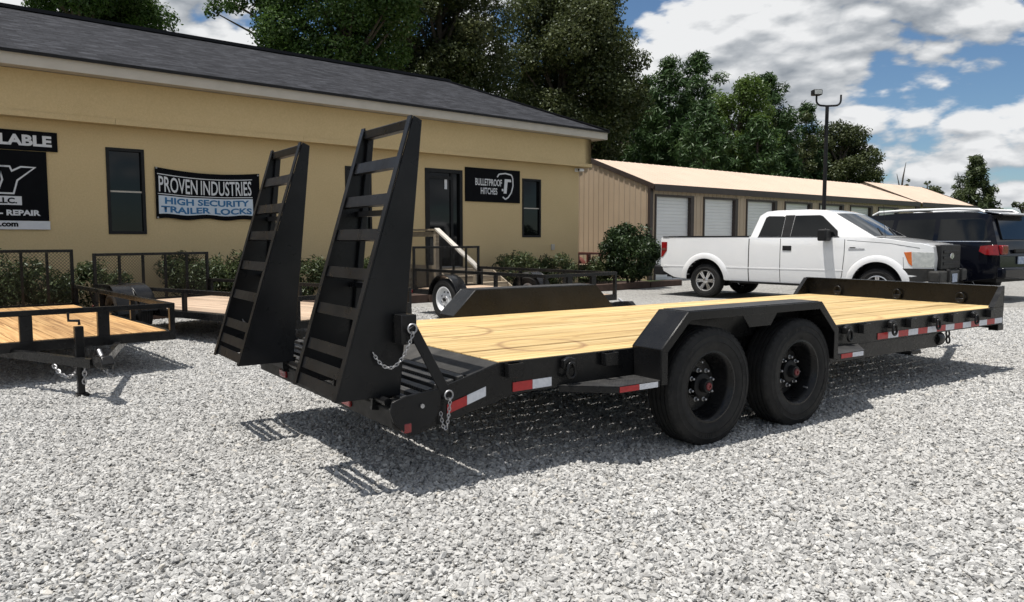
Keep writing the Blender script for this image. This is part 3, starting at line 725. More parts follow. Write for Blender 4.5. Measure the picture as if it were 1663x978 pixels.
def link_chain(pts, name, parent, mat, r=.0026, ln=.023):
    """a run of interlocking oval links along a polyline"""
    mb = MB(); pts = [Vector(p) for p in pts]; ds = [0]
    for a, b in zip(pts, pts[1:]): ds.append(ds[-1] + (b - a).length)
    def at(s):
        for i in range(len(pts) - 1):
            if s <= ds[i + 1] or i == len(pts) - 2: return pts[i].lerp(pts[i + 1], (s - ds[i])/max(ds[i + 1] - ds[i], 1e-6))
    n = max(2, int(ds[-1]/(ln*.72)))
    for k in range(n):
        s = ds[-1]*(k + .5)/n; a, b = at(max(s - ln*.4, 0)), at(min(s + ln*.4, ds[-1])); d = (b - a).normalized()
        x = d.cross(Vector((.3, .9, .2))).normalized(); y = d.cross(x)
        if k % 2: x, y = y, x
        c = (a + b)/2
        mb.tube([c + d*(ln*.5*math.cos(t))*1.1 + x*(ln*.32*math.sin(t)) for t in [2*math.pi*j/8 for j in range(8)]], r, 5, closed=True)
    return mb.build(name, mat, parent, smooth=60)
def drape(a, b, sag, n=14):
    a, b = Vector(a), Vector(b)
    return [a.lerp(b, i/n) - Vector((0, 0, sag*4*(i/n)*(1 - i/n))) for i in range(n + 1)]

def trailer_frame():
    S = M['steel']
    # side rails: C channel, dropping into the dovetail at the back
    for sgn, v0 in ((1, 0), (-1, W_)):
        y = lambda d: v0 + sgn*d
        poly = [(-.40, .536), (0, ZD), (L_T, ZD), (L_T, .47), (2.9, .468), (.10, .455), (-.05, .42), (-.45, .335)]
        rail = MB().prism(poly, y(0), y(.012)).build('side_rail', S, TR, bevel=.003)
        MB().box(0, L_T, y(.013), y(.06), .588, .598).build('top_flange', S, rail)
        MB().box(.1, L_T, y(.013), y(.06), .47, .48).build('bottom_flange', S, rail)
        MB().box(2.3, 4.80, y(.02), y(.10), .338, .467).build('main_beam', S, TR, bevel=.006)
        MB().lathe([(0, -.05), (.062, -.05), (.066, -.04), (.066, .04), (.062, .05), (0, .05)], 20, 'x', (4.83, y(.055), .405)).build('beam_end_cap', S, TR, smooth=40)
    for k in range(16): MB().box(.16 + .38*k, .16 + .38*k + .045, .06, W_ - .06, .505, .585).build('crossmember', S, TR)
    # planks
    n = 11; w = (W_ - .03)/n
    for k in range(n):
        dz = rnd.uniform(-.002, .002)
        b = MB().box(0, L_T - .03, -w/2 + .0026, w/2 - .0026, -.038, 0).build('plank', M['deck_wood'], TR, bevel=.003, loc=(0.0 + rnd.uniform(-.002, .004), .015 + w*(k + .5), ZD + .005 + dz))
    # dovetail: smooth plate then cross cleats
    z = lambda u: ZD + .26*u
    MB().hexa([(-.20, .012, z(-.2) - .012), (-.006, .012, ZD - .012), (-.006, W_ - .012, ZD - .012), (-.20, W_ - .012, z(-.2) - .012)], [(-.20, .012, z(-.2)), (-.006, .012, ZD), (-.006, W_ - .012, ZD), (-.20, W_ - .012, z(-.2))]).build('dovetail_plate', M['steel_dusty'], TR)
    MB().hexa([(-.55, .012, z(-.55) - .044), (-.21, .012, z(-.21) - .044), (-.21, W_ - .012, z(-.21) - .044), (-.55, W_ - .012, z(-.55) - .044)], [(-.55, .012, z(-.55) - .036), (-.21, .012, z(-.21) - .036), (-.21, W_ - .012, z(-.21) - .036), (-.55, W_ - .012, z(-.55) - .036)]).build('dovetail_shadow_plate', S, TR)  # plate added under the cleats to block sun streaks, giving a solid shadow
    u = -.225
    while u > -.54:
        MB().hexa([(u - .034, .012, z(u) - .03), (u, .012, z(u) - .03), (u, W_ - .012, z(u) - .03), (u - .034, W_ - .012, z(u) - .03)], [(u - .034, .012, z(u) + .004), (u, .012, z(u) + .012), (u, W_ - .012, z(u) + .012), (u - .034, W_ - .012, z(u) + .004)]).build('cleat', M['tread'], TR); u -= .062
    MB().box(-.56, -.21, .30, .36, .40, .47).box(-.56, -.21, W_ - .36, W_ - .30, .40, .47).box(-.56, -.21, 1.06, 1.12, .40, .47).build('dovetail_support', S, TR)
    # rear bumper beam with hinge pipe
    bp = MB().prism([(-.555, .33), (-.64, .36), (-.655, .46), (-.60, .49), (-.56, .49), (-.55, .44)], .01, W_ - .01).build('rear_bumper', M['steel_dusty'], TR, bevel=.006)
    MB().tube([(-.655, .03, .495), (-.655, W_ - .03, .495)], .021, 10).build('hinge_pipe', S, TR, smooth=40)
    for v in (.16, .68, 1.54, 2.06): MB().prism([(-.69, .44), (-.63, .43), (-.60, .53), (-.68, .54)], v - .012, v + .012).build('hinge_lug', S, TR)
    for sgn, v0 in ((1, 0), (-1, W_)):
        y = lambda d: v0 + sgn*d
        e = [(-.655, .50), (-.665, .45), (-.645, .395), (-.56, .315), (-.46, .335), (-.40, .40), (-.36, .545), (-.47, .535), (-.58, .525)]
        ep = MB().prism(e, y(-.016), y(-.002)).build('end_plate', M['ramp_steel'], TR, bevel=.004)
        MB().lathe([(0, 0), (.012, 0), (.012, .008), (0, .010)], 8, 'y', (-.49, y(-.017) - (.01 if sgn > 0 else -.0), .465)).build('bolt', M['zinc'], ep)
        MB().box(-.590, -.548, y(-.019), y(.03), .335, .385).build('side_marker_light', M['red_lens'], ep, bevel=.006)
        MB().box(-.664, -.646, y(.50), y(.62), .385, .435).build('tail_light', M['red_lens'], TR, bevel=.006)
    # lift springs by the ramps
    for v in (.115, .745, 1.49, 2.13):
        pts = [(-.60 + .030*math.cos(t), v + .0035*t/1.0 - .05, .44 + .030*math.sin(t)) for t in np.linspace(0, 2*math.pi*7, 90)]
        MB().tube(pts, .007, 5).build('lift_spring', M['steel_dusty'], TR, smooth=60)
    # reflective tape
    def tape(u0, u1, zc, zc1, red, v=-.0035, parent=TR):
        h = .026
        MB().hexa([(u0, v - .002, zc - h), (u1, v - .002, zc1 - h), (u1, v, zc1 - h), (u0, v, zc - h)], [(u0, v - .002, zc + h), (u1, v - .002, zc1 + h), (u1, v, zc1 + h), (u0, v, zc + h)]).build('reflective_tape', M['red_tape' if red else 'white_tape'], parent)
    tape(-.335, -.215, .425, .458, True); tape(-.213, -.095, .459, .493, False)
    tape(.082, .216, .495, .497, True); tape(.218, .352, .497, .499, False)
    for k in range(14): tape(3.75 + .161*k, 3.75 + .161*(k + 1) - .001, .508, .508, k % 2 == 0)
    # D rings and stake pockets, near and far
    for sgn, v0 in ((1, 0), (-1, W_)):
        y = lambda d: v0 + sgn*d
        for u in (.465, 3.283, 3.94, 4.664, 5.382):
            c = MB().prism([(-.045, -.005), (.045, -.005), (.045, .045), (.0, .062), (-.045, .045)], y(-.038), y(-.001), 'xz')
            c.v = [(p[0] + u, p[1], p[2] + .572) for p in c.v]
            cl = c.build('ring_bracket', S, TR, bevel=.006)
            pts = [(u + .034*math.cos(t)*(1 if math.sin(t) < 0 else .8), y(-.045), .556 + .044*math.sin(t)) for t in [2*math.pi*j/16 for j in range(16)]]
            MB().tube(pts, .0105, 8, closed=True).build('tie_down_ring', S, cl, smooth=60)
        for u in (.08, .78, 3.523, 4.243, 4.973, 5.711):
            m = MB().box(u - .05, u + .05, y(-.046), y(-.038), .555, .632).box(u - .05, u - .042, y(-.038), y(-.001), .555, .632).box(u + .042, u + .05, y(-.038), y(-.001), .555, .632)
            m.build('stake_pocket', S, TR, bevel=.002)
    # front bulkhead rail with end gussets
    fr = MB().box(L_T - .008, L_T + .004, 0, W_, ZD - .03, .835).box(L_T - .055, L_T + .004, 0, W_, .836, .846).build('front_rail', S, TR, bevel=.003)
    for v in (0, W_ - .012):
        MB().prism([(L_T - .26, ZD + .002), (L_T - .01, ZD + .002), (L_T - .01, .835), (L_T - .055, .835)], v, v + .012).build('gusset', S, TR, bevel=.002)
        MB().bar((L_T - .262, v + .006, ZD + .004), (L_T - .058, v + .006, .838), .05, .008, up=(-1, 0, 1)).build('gusset_flange', S, TR)
    for v in (1.775, 1.065, .40):
        MB().box(L_T - .045, L_T - .009, v - .04, v + .04, .655, .70).build('ring_bracket', S, fr, bevel=.006)
        MB().tube([(L_T - .04, v + .042*math.cos(t), .705 + .05*math.sin(t)) for t in [2*math.pi*j/16 for j in range(16)]], .009, 8, closed=True).build('tie_down_ring', S, fr, smooth=60)
    MB().box(L_T - .10, L_T + .02, .0, .09, .405, .468).box(L_T - .06, L_T + .02, .09, W_ - .09, .42, .50).box(L_T - .10, L_T + .02, W_ - .09, W_, .405, .468).build('front_crossmember', S, TR, bevel=.004)
    # tongue, coupler, jack
    for v in (.10, W_ - .10): MB().bar((4.7, v, .40), (7.05, 1.097 + (v - 1.097)*.08, .43), .07, .13).build('tongue_beam', S, TR)
    MB().box(6.98, 7.30, 1.04, 1.155, .40, .50).lathe([(0, -.06), (.06, -.06), (.06, .05), (0, .06)], 14, 'z', (7.32, 1.097, .46)).build('coupler', S, TR, bevel=.006)
    MB().box(6.3, 6.39, 1.05, 1.14, .06, .60).box(6.24, 6.45, 1.0, 1.19, -.004, .06).build('jack', S, TR, bevel=.008)
    link_chain([(4.95, .01, .475), (4.955, .005, .36)], 'safety_chain', TR, M['steel_dusty'], .009, .06)
    MB().box(4.45, 4.62, .30, .44, .265, .335).build('battery_box', M['black'], TR, bevel=.01)
trailer_frame()

def step_plate(pts, name='fender_step'):
    z0, z1 = .430, .472
    o = MB().prism(pts, z0, z1 - .004, 'xy').build(name, M['steel'], TR, bevel=.004)
    c = [(p[0], p[1]) for p in pts]; MB().prism(c, z1 - .003, z1, 'xy').build('grip_surface', M['tread'], o)
    return o
def fenders():
    prof = [(.996, .44), (.996, .655), (1.222, .868), (2.594, .868), (2.812, .655), (2.812, .44)]
    for sgn, v0 in ((-1, 0), (1, W_)):
        a, b = v0, v0 + sgn*.235
        m = MB(); t = .008
        inn = [(1.004, .44), (1.004, .652), (1.225, .860), (2.591, .860), (2.804, .652), (2.804, .44)]
        n = len(prof)
        vs = [(p[0], y, p[1]) for y in (a, b) for p in prof] + [(p[0], y, p[1]) for y in (a, b) for p in inn]
        fs = []
        for i in range(n - 1): fs += [(i, i + 1, n + i + 1, n + i), (2*n + i, 3*n + i, 3*n + i + 1, 2*n + i + 1), (i, 2*n + i, 2*n + i + 1, i + 1), (n + i, n + i + 1, 3*n + i + 1, 3*n + i)]
        fs += [(0, n, 3*n, 2*n), (n - 1, 3*n - 1, 4*n - 1, 2*n - 1)]
        f = m.add(vs, fs).build('fender', M['steel'], TR, bevel=.006)
        # outer lip frame
        k = .052; li = [(.996 + k, .44), (.996 + k, .635), (1.243, .868 - k), (2.573, .868 - k), (2.812 - k, .635), (2.812 - k, .44)]
        lip = MB(); vs = [(p[0], y, p[1]) for y in (b - sgn*.001, b + sgn*.006) for p in prof] + [(p[0], y, p[1]) for y in (b - sgn*.001, b + sgn*.006) for p in li]
        lip.add(vs, [f_ for i in range(n - 1) for f_ in ((i, i + 1, 2*n + i + 1, 2*n + i), (n + i, 3*n + i, 3*n + i + 1, n + i + 1), (i, n + i, n + i + 1, i + 1), (2*n + i, 2*n + i + 1, 3*n + i + 1, 3*n + i))] + [(0, 2*n, 3*n, n), (n - 1, 2*n - 1, 4*n - 1, 3*n - 1)])
        lip.build('fender_lip', M['steel'], f, bevel=.003)
        MB().box(1.24, 2.576, min(a, b) + .012, max(a, b) - .012, .8685, .872).build('tread_top', M['tread'], f)
        # centre gusset under the top
        MB().prism([(1.74, .818), (2.10, .818), (2.03, .735), (1.81, .735)], b - sgn*.010, b - sgn*.004).build('centre_gusset', M['steel'], f)
        # wall between deck and wheels
        ml = MB().prism([(.996, .48), (.996, .655), (1.222, .866), (2.594, .866), (2.812, .655), (2.812, .48)], a + (-sgn)*.0, a - sgn*.010)
        ml.build('inner_wall', M['steel'], f)
        ys = (0, -.235) if sgn < 0 else (W_, W_ + .235)
        s1 = step_plate([(.40, ys[0] + sgn*.004), (.66, ys[1]), (.992, ys[1]), (.992, ys[0] + sgn*.004)]); s2 = step_plate([(2.816, ys[0] + sgn*.004), (2.816, ys[1]), (3.17, ys[1]), (3.46, ys[0] + sgn*.004)])
        for o, (u0, u1) in ((s1, (.665, .97)), (s2, (2.86, 3.15))):
            um = (u0 + u1)/2
            for p, q, mt in ((u0, um, 'red_tape'), (um + .002, u1, 'white_tape')): MB().box(p, q, ys[1] + sgn*.001, ys[1] + sgn*.003, .434, .466).build('reflective_tape', M[mt], o)
fenders()

# wheels: shared meshes for tyre, rim, hub and nuts
def tyre_mesh(Rr, Ri, wd, name, n=56):
    """outer face at y=-wd/2; grooved tread"""
    h = wd/2
    half = [(Ri, .78*h), (Ri + .012, .90*h), (Ri + (Rr - Ri)*.35, .99*h), (Ri + (Rr - Ri)*.42, h - .001), (Ri + (Rr - Ri)*.44, h + .003), (Ri + (Rr - Ri)*.47, h), (Ri + (Rr - Ri)*.66, h), (Ri + (Rr - Ri)*.68, h + .003), (Ri + (Rr - Ri)*.71, h - .001), (Rr - .030, .955*h), (Rr - .028, .94*h), (Rr - .018, .915*h), (Rr - .007, .84*h), (Rr - .001, .72*h)]
    tread = []
    for g_ in (.50, .17): tread += [(Rr, (g_ + .06)*h), (Rr - .009, (g_ + .05)*h), (Rr - .009, (g_ - .05)*h), (Rr, (g_ - .06)*h)]
    side = [(r, -a) for r, a in half]; other = [(r, a) for r, a in reversed(half)]
    prof = side + [(r, -a) for r, a in tread] + [(r, a) for r, a in reversed(tread)] + other
    m = MB().lathe(prof, n, 'y')
    rr_ = random.Random(5); rm = Ri + (Rr - Ri)*.56
    for base_ in (.4, 2.5, 4.6):      # blocks of raised sidewall characters, too small to read
        for k in range(9):
            a = base_ + k*.062; hh = .011
            if rr_.random() < .15: continue
            for sy in (-1, 1):
                q = [((rm + dr)*math.cos(a + da), sy*(h + e), (rm + dr)*math.sin(a + da)) for e in (-.002, .0018) for da, dr in ((-.02, -hh), (.02, -hh), (.02, hh), (-.02, hh))]
                m.hexa(q[:4], q[4:])
    for k in range(n):                # shoulder notches
        a = 2*math.pi*k/n; a1 = a + .045
        for sy in (-1, 1):
            q = [(r_*math.cos(t), sy*y_, r_*math.sin(t)) for (r_, y_) in ((Rr - .020, .93*h), (Rr - .0025, .80*h)) for t in (a, a1)]
            o_ = [(p[0]*1.006, p[1]*1.012, p[2]*1.006) for p in q]
            m.hexa([q[0], q[1], q[3], q[2]], [o_[0], o_[1], o_[3], o_[2]])
    return m.mesh(name, M['rubber'], 35)
def rim_mesh(Ri, wd, mat, name, dish=.05, hand=True):
    h = wd/2; y0 = -.80*h
    prof = [(Ri + .010, -.80*h), (Ri + .012, -.88*h), (Ri - .002, -.90*h), (Ri - .014, -.80*h), (Ri - .03, -.5*h), (Ri - .045, y0 + dish + .05), (Ri*.62, y0 + dish + .065), (Ri*.56, y0 + dish + .045), (Ri*.40, y0 + dish + .03), (Ri*.36, y0 + dish + .035), (.0, y0 + dish + .035)]
    m = MB().lathe(prof, 40, 'y'); m.lathe([(Ri - .03, -.5*h), (Ri - .05, .3*h), (Ri - .01, .78*h), (Ri + .01, .80*h)], 40, 'y')
    m.lathe([(Ri - .06, .28*h), (0, .28*h)], 40, 'y')
    return m.mesh(name, mat, 35)
BT = tyre_mesh(.3805, .222, .215, 'tyre'); BR = rim_mesh(.222, .215, M['steel'], 'rim', .085)
hub = MB().lathe([(.078, .02), (.078, -.012), (.066, -.02), (.045, -.02), (.043, -.055), (.040, -.062), (.0, -.062)], 24, 'y').mesh('hub', M['black'], 35)
cap = MB().lathe([(.022, -.055), (.026, -.066), (.020, -.072), (.011, -.072), (.009, -.066), (0, -.066)], 20, 'y').mesh('hub_cap', M['red_hub'], 35)
nut = MB().lathe([(.014, .0), (.015, -.005), (.010, -.007), (.0085, -.026), (.004, -.03), (0, -.03)], 10, 'y').mesh('lug_nut', M['zinc'], 35)
valve = MB().tube([(.17, -.05, .02), (.175, -.08, .02)], .006, 6).mesh('valve_stem', M['zinc'])
def big_wheel(parent, loc, flip, spin):
    w = obj('wheel', BR, parent, loc=loc, rot=(0, spin, 0) if not flip else (math.pi, spin, 0))
    obj('tyre', BT, w); obj('hub', hub, w, loc=(0, -.012, 0)); obj('hub_cap', cap, w, loc=(0, -.012, 0))
    for k in range(8):
        a = 2*math.pi*k/8; obj('lug_nut', nut, w, loc=(.082*math.cos(a), .030, .082*math.sin(a)) if False else (.100*math.cos(a), -.004, .100*math.sin(a)))
    obj('valve_stem', valve, w)
    return w
for u in (1.475, 2.392):
    big_wheel(TR, (u, -.115, .374), False, u*3)
    big_wheel(TR, (u, W_ + .115, .374), True, u*2)
    MB().tube([(u, -.03, .3805), (u, W_ + .03, .3805)], .05, 14).build('axle', M['steel'], TR, smooth=40)
for v in (.10, W_ - .10):
    MB().bar((.95, v, .47), (1.93, v, .40), .06, .03).bar((1.93, v, .40), (2.9, v, .47), .06, .03).build('leaf_spring', M['steel'], TR)

# ladder ramps
def ramp(du, v0, v1):
    prof = [(-.892, .505), (-.545, .505), (-.402, 1.918), (-.450, 1.938)]
    t = .010; m = MB()
    def rear(z): return -.892 + (z - .505)/(1.938 - .505)*(-.455 + .892)
    def front(z): return -.545 + (z - .505)/(1.918 - .505)*(.145)
    m.prism(prof, v0, v0 + t).prism(prof, v1 - t, v1)
    r = m.build('ramp', M['ramp_steel'], TR, bevel=.003, loc=(du, 0, 0))
    nrm = Vector((-(1.433), 0, .437)).normalized()
    for v, s in ((v0, 1), (v1, -1)):   # rear edge flange and front edge channel
        MB().bar((rear(.505) - .004, v + s*.022, .505), (rear(1.938) - .004, v + s*.022, 1.938), .044, .008, up=nrm).build('rail_flange', M['ramp_steel'], r)
        MB().bar((front(.51) - .018, v + s*.026, .51), (front(1.90) - .018, v + s*.026, 1.90), .03, .036, up=(1, 0, 0)).build('back_channel', M['ramp_steel'], r, bevel=.004)
    e = Vector((.437, 0, 1.433)).normalized()
    for z in (.545, .632, .738, .932, 1.131, 1.333, 1.515, 1.705):
        a = Vector((rear(z) + .004, v0 + t, z)); b = Vector((rear(z) + .004, v1 - t, z))
        k = .030
        MB().hexa([a - e*k - nrm*0, a + e*k, a + e*k - nrm*.008, a - e*k - nrm*.008], [b - e*k, b + e*k, b + e*k - nrm*.008, b - e*k - nrm*.008]).hexa([a - e*k - nrm*.008, a - e*(k - .008) - nrm*.008, a - e*(k - .008) - nrm*.026, a - e*k - nrm*.026], [b - e*k - nrm*.008, b - e*(k - .008) - nrm*.008, b - e*(k - .008) - nrm*.026, b - e*k - nrm*.026]).build('rung', M['ramp_steel'], r)
    MB().bar((rear(1.905) + .03, v0 + t, 1.90), (rear(1.905) + .03, v1 - t, 1.90), .055, .05).build('top_bar', M['ramp_steel'], r, bevel=.006)
    for z in (1.05, 1.45): MB().bar((front(z) - .04, v0 + t, z), (front(z) - .04, v1 - t, z), .05, .03).build('brace', M['ramp_steel'], r)
    MB().box(-.61, -.58, v0 + .02, v1 - .02, .46, .505).build('ramp_foot', M['ramp_steel'], r)
    return r
ramp(0, .115, .735); ramp(-.085, 1.50, 2.12)
# locking struts with pins and chains
for v, sg in ((.03, 1), (W_ - .03, -1)):
    du = 0 if sg > 0 else -.085
    MB().box(-.585 + du, -.50 + du, v - .02*sg + .0, v + .08*sg, .78, .93).build('latch_block', M['steel'], TR, bevel=.004)
    st = MB().bar((-.535 + du, v - .03*sg, .87), (-.335, v - .045*sg, .492), .012, .055, up=(0, 1, 0) if False else (1, 0, .45)).build('lock_strut', M['ramp_steel'], TR, bevel=.003)
    for p in ((-.538 + du, v - .045*sg, .862), (-.340, v - .062*sg, .505)):
        MB().tube([(p[0] + .024*math.cos(t), p[1], p[2] + .024*math.sin(t)) for t in [2*math.pi*j/12 for j in range(12)]], .005, 6, closed=True).build('pin_ring', M['zinc'], st, smooth=60)
        MB().tube([(p[0], p[1] - .012*sg, p[2] - .02), (p[0], p[1] + .05*sg, p[2] - .02)], .008, 6).build('pin', M['zinc'], st)
    link_chain(drape((-.538 + du, v - .05*sg, .835), (-.70 + du, v - .0*sg + .07*sg, .74), .12), 'pin_chain', st, M['zinc'])
    link_chain(drape((-.338, v - .07*sg, .475), (-.385, v - .055*sg, .42), .12), 'pin_chain', st, M['zinc'])

# ------------------------------------------------------------------ utility trailers
M['deck_orange'] = wood('amber_treated_planks', (.36, .19, .065), (.52, .30, .115), (.62, .40, .18))
M['deck_pink'] = wood('weathered_pinkish_planks', (.36, .25, .17), (.50, .37, .26), (.58, .46, .35))
UT = tyre_mesh(.335, .195, .19, 'tyre', 40)
def spoke_hole_rim(name, mat):
    m = MB().lathe([(.205, -.078), (.207, -.088), (.194, -.088), (.182, -.07), (.172, -.03), (.135, -.018), (.105, -.045), (.06, -.05), (.055, -.06), (.0, -.06)], 36, 'y')
    m.lathe([(.172, -.03), (.17, .06), (.205, .075)], 36, 'y').lathe([(.165, .03), (0, .03)], 36, 'y')
    return m.mesh(name, mat, 35)
UR = spoke_hole_rim('rim', M['white_rim']); URB = spoke_hole_rim('rim', M['black'])
hole = MB().lathe([(.017, -.004), (0, -.004)], 10, 'y').lathe([(.017, -.004), (.017, .004)], 10, 'y').mesh('vent_hole', M['black'])
ucap = MB().lathe([(.032, -.055), (.032, -.085), (.024, -.095), (0, -.095)], 16, 'y').mesh('hub_cap', M['black'], 35)
def small_wheel(parent, loc, flip, rim):
    w = obj('wheel', rim, parent, loc=loc, rot=(math.pi if flip else 0, .4, 0))
    obj('tyre', UT, w); obj('hub_cap', ucap, w)
    for k in range(8): a = 2*math.pi*k/8; obj('vent_hole', hole, w, loc=(.120*math.cos(a), -.036, .120*math.sin(a)))
    for k in range(5): a = 2*math.pi*(k + .5)/5; obj('lug_nut', nut, w, loc=(.057*math.cos(a), -.06, .057*math.sin(a)))
def utility_trailer(label, origin, heading, Wd, Ln, zdeck, zrail, zgate, mat, wheel_u, rim, nplank, posts, bars, steel='steel', jack=True, chains=True, tongue=1.15):
    """origin: rear corner on the side at local y=0; heading: direction of travel; local x forward, y to the left"""
    h = Vector(heading).normalized(); rz = math.atan2(h.y, h.x); S = M[steel]
    t = thing('utility_trailer', label, 'trailer', (origin[0], origin[1], 0), rz, 'utility trailers parked beside the building')
    fr = MB().box(0, Ln, 0, .06, zdeck - .09, zdeck - .005).box(0, Ln, Wd - .06, Wd, zdeck - .09, zdeck - .005).box(0, .06, .06, Wd - .06, zdeck - .09, zdeck - .005).box(Ln - .06, Ln, .06, Wd - .06, zdeck - .09, zdeck - .005)
    fr.build('deck_frame', S, t, bevel=.003)
    for k in range(5): MB().box(.5 + k*(Ln - .7)/5, .55 + k*(Ln - .7)/5, .06, Wd - .06, zdeck - .09, zdeck - .042).build('crossmember', S, t)
    w = (Wd - .13)/nplank
    for k in range(nplank): MB().box(0, Ln - .13, -w/2 + .003, w/2 - .003, -.036, 0).build('plank', mat, t, bevel=.002, loc=(.065, .065 + w*(k + .5), zdeck))
    # rails all round but the back
    a = .048
    for y in (a/2, Wd - a/2): MB().box(0, Ln, y - a/2, y + a/2, zrail - a, zrail).build('top_rail', S, t, bevel=.003)
    MB().box(Ln - a, Ln, a, Wd - a, zrail - a, zrail).build('top_rail', S, t, bevel=.003)
    for i in range(posts + 1):
        x = .003 + (Ln - a - .006)*i/posts
        for y in (.002, Wd - a - .002): MB().box(x, x + a, y, y + a, zdeck - .004, zrail - a - .002).build('rail_post', S, t)
    for q in (.33, .66): MB().box(Ln - a - .003, Ln - .003, Wd*q - .05, Wd*q + .05, zdeck - .004, zrail - a - .002).build('rail_post', S, t)
    # tailgate standing up at the back
    g = MB().box(-.05, -.01, .03, .07, zdeck - .02, zgate).box(-.05, -.01, Wd - .07, Wd - .03, zdeck - .02, zgate).box(-.05, -.01, .07, Wd - .07, zgate - .04, zgate).box(-.05, -.01, .07, Wd - .07, zdeck - .02, zdeck + .02).build('tailgate', S, t, bevel=.003)
    for i in range(1, bars):
        y = .05 + (Wd - .1)*i/bars; MB().box(-.046, -.014, y - .016, y + .016, zdeck + .021, zgate - .041).build('gate_bar', S, g)
    mesh = MB(); H = zgate - zdeck - .04; n = int((Wd + H)/.045)
    for i in range(n):
        for s in (1, -1):
            y0 = .07 + i*.045; z0 = zdeck + .02
            y1 = y0 - H; z1 = z0 + H
            if y0 > Wd - .07: z0 += y0 - (Wd - .07); y0 = Wd - .07
            if y1 < .07: z1 -= .07 - y1; y1 = .07
            if z1 - z0 < .02: continue
            p, q = ((y0, z0), (y1, z1)) if s > 0 else ((Wd - y0, z0), (Wd - y1, z1))
            mesh.bar((-.012 + .002*s, p[0], p[1]), (-.012 + .002*s, q[0], q[1]), .003, .004)
    mesh.build('mesh_panel', S, g)['kind'] = 'stuff'
    # axle, wheels, round fenders
    MB().box(wheel_u - .03, wheel_u + .03, -.05, Wd + .05, .30, .36).build('axle', S, t)
    for y, flip, sg in ((-.14, False, -1), (Wd + .14, True, 1)):
        small_wheel(t, (wheel_u, y, .335), flip, rim)
        prof = arc(wheel_u, .335, .40, 8, 172, 16); inn = arc(wheel_u, .335, .394, 172, 8, 16)
        f = MB(); y0, y1 = (y - .11, y + .115); f.prism(prof + inn, y0, y1)
        fo = f.build('fender', S, t, smooth=30)
        lip = MB().tube([(p[0], y + sg*.112, p[1]) for p in prof], .008, 6).build('fender_lip', S, fo, smooth=60)
    MB().bar((wheel_u - .45, .03, .40), (wheel_u + .45, .03, .40), .05, .04).bar((wheel_u - .45, Wd - .03, .40), (wheel_u + .45, Wd - .03, .40), .05, .04).build('leaf_spring', S, t)
    # A frame tongue, coupler, jack, chains
    zt = zdeck - .10
    for y in (Wd*.18, Wd*.82): MB().bar((Ln - .5, y, zt), (Ln + tongue - .1, Wd/2 + (y - Wd/2)*.06, zt), .05, .075).build('tongue_beam', S, t)
    MB().prism([(0, -.045), (.30, -.045), (.36, .0), (.30, .06), (.12, .05), (0, .03)], Wd/2 - .045, Wd/2 + .045).build('coupler', S, t, bevel=.01, loc=(Ln + tongue - .12, 0, zt + .03))
    MB().tube([(Ln + tongue + .05, Wd/2, zt + .06), (Ln + tongue - .05, Wd/2, zt + .11)], .016, 8).build('latch', M['zinc'], t)
    for y in (.02, Wd - .02): MB().box(-.012, -.002, y - .04, y + .04, zdeck - .09, zdeck - .03).build('tail_light', M['red_lens'], t, bevel=.004)
    if jack:
        x = Ln + tongue*.72
        j = MB().box(x - .032, x + .032, Wd/2 - .115, Wd/2 - .05, zt - .12, zdeck + .19).box(x - .026, x + .026, Wd/2 - .109, Wd/2 - .056, .03, zt - .11).box(x - .045, x + .045, Wd/2 - .12, Wd/2 - .03, .0, .03).build('jack', S, t, bevel=.004)
        MB().tube([(x - .005, Wd/2 - .075, zdeck + .20), (x - .005, Wd/2 - .075, zdeck + .235), (x - .07, Wd/2 - .14, zdeck + .235), (x - .07, Wd/2 - .14, zdeck + .30)], .012, 6).build('crank_handle', S, j)
    if chains:
        x = Ln + tongue*.55
        link_chain(drape((x - .28, Wd/2 - .22, zt - .0), (x + .12, Wd/2 - .07, zt - .06), .13, 12), 'safety_chain', t, M['zinc'], .006, .045)
        link_chain(drape((x + .25, Wd/2 + .05, zt + .03), (x + .2, Wd/2 + .15, zt - .16), .03, 10), 'safety_chain', t, M['zinc'], .006, .045)
        link_chain([(x + .27, Wd/2 - .06, zt + .02), (x + .25, Wd/2 - .07, zt - .18)], 'safety_chain', t, M['zinc'], .006, .045)
    return t
fw = -BN
# nearest: its deck front centre sits near (-4.07, 6.97)
hA = fw; lA = Vector((-hA.y, hA.x, 0))
cA = Vector((-4.07, 6.97, 0)); oA = cA - hA*4.1 - lA*(1.9/2)
utility_trailer('black open utility trailer with amber plank deck and tongue jack, nearest to the camera', oA, hA, 1.9, 4.1, .40, .675, 1.165, M['deck_orange'], 1.5, URB, 11, 3, 6)
hB = Vector((.83, -.56, 0)).normalized(); lB = Vector((-hB.y, hB.x, 0))
oB = Vector((-5.94, 10.84, 0))
utility_trailer('black utility trailer with pinkish weathered planks, seen behind the raised ramps', oB, hB, 1.9, 4.3, .40, .675, 1.105, M['deck_pink'], 1.25, URB, 11, 4, 5, chains=False)
hC = fw; oC = Vector((-1.74, 13.4, 0))
utility_trailer('small black utility trailer with white spoked wheel, parked before the wooden steps', oC, hC, 1.55, 3.35, .45, .80, 1.18, M['deck_pink'], 1.22, UR, 9, 3, 5, chains=False, tongue=.75, jack=False)
utility_trailer('rust red utility trailer between the office and the storage building', B0 + BU*11.45 + BN*3.4, fw, 1.5, 3.0, .50, .88, 1.05, M['deck_pink'], 1.3, URB, 8, 3, 4, steel='old_red', chains=False, jack=False)

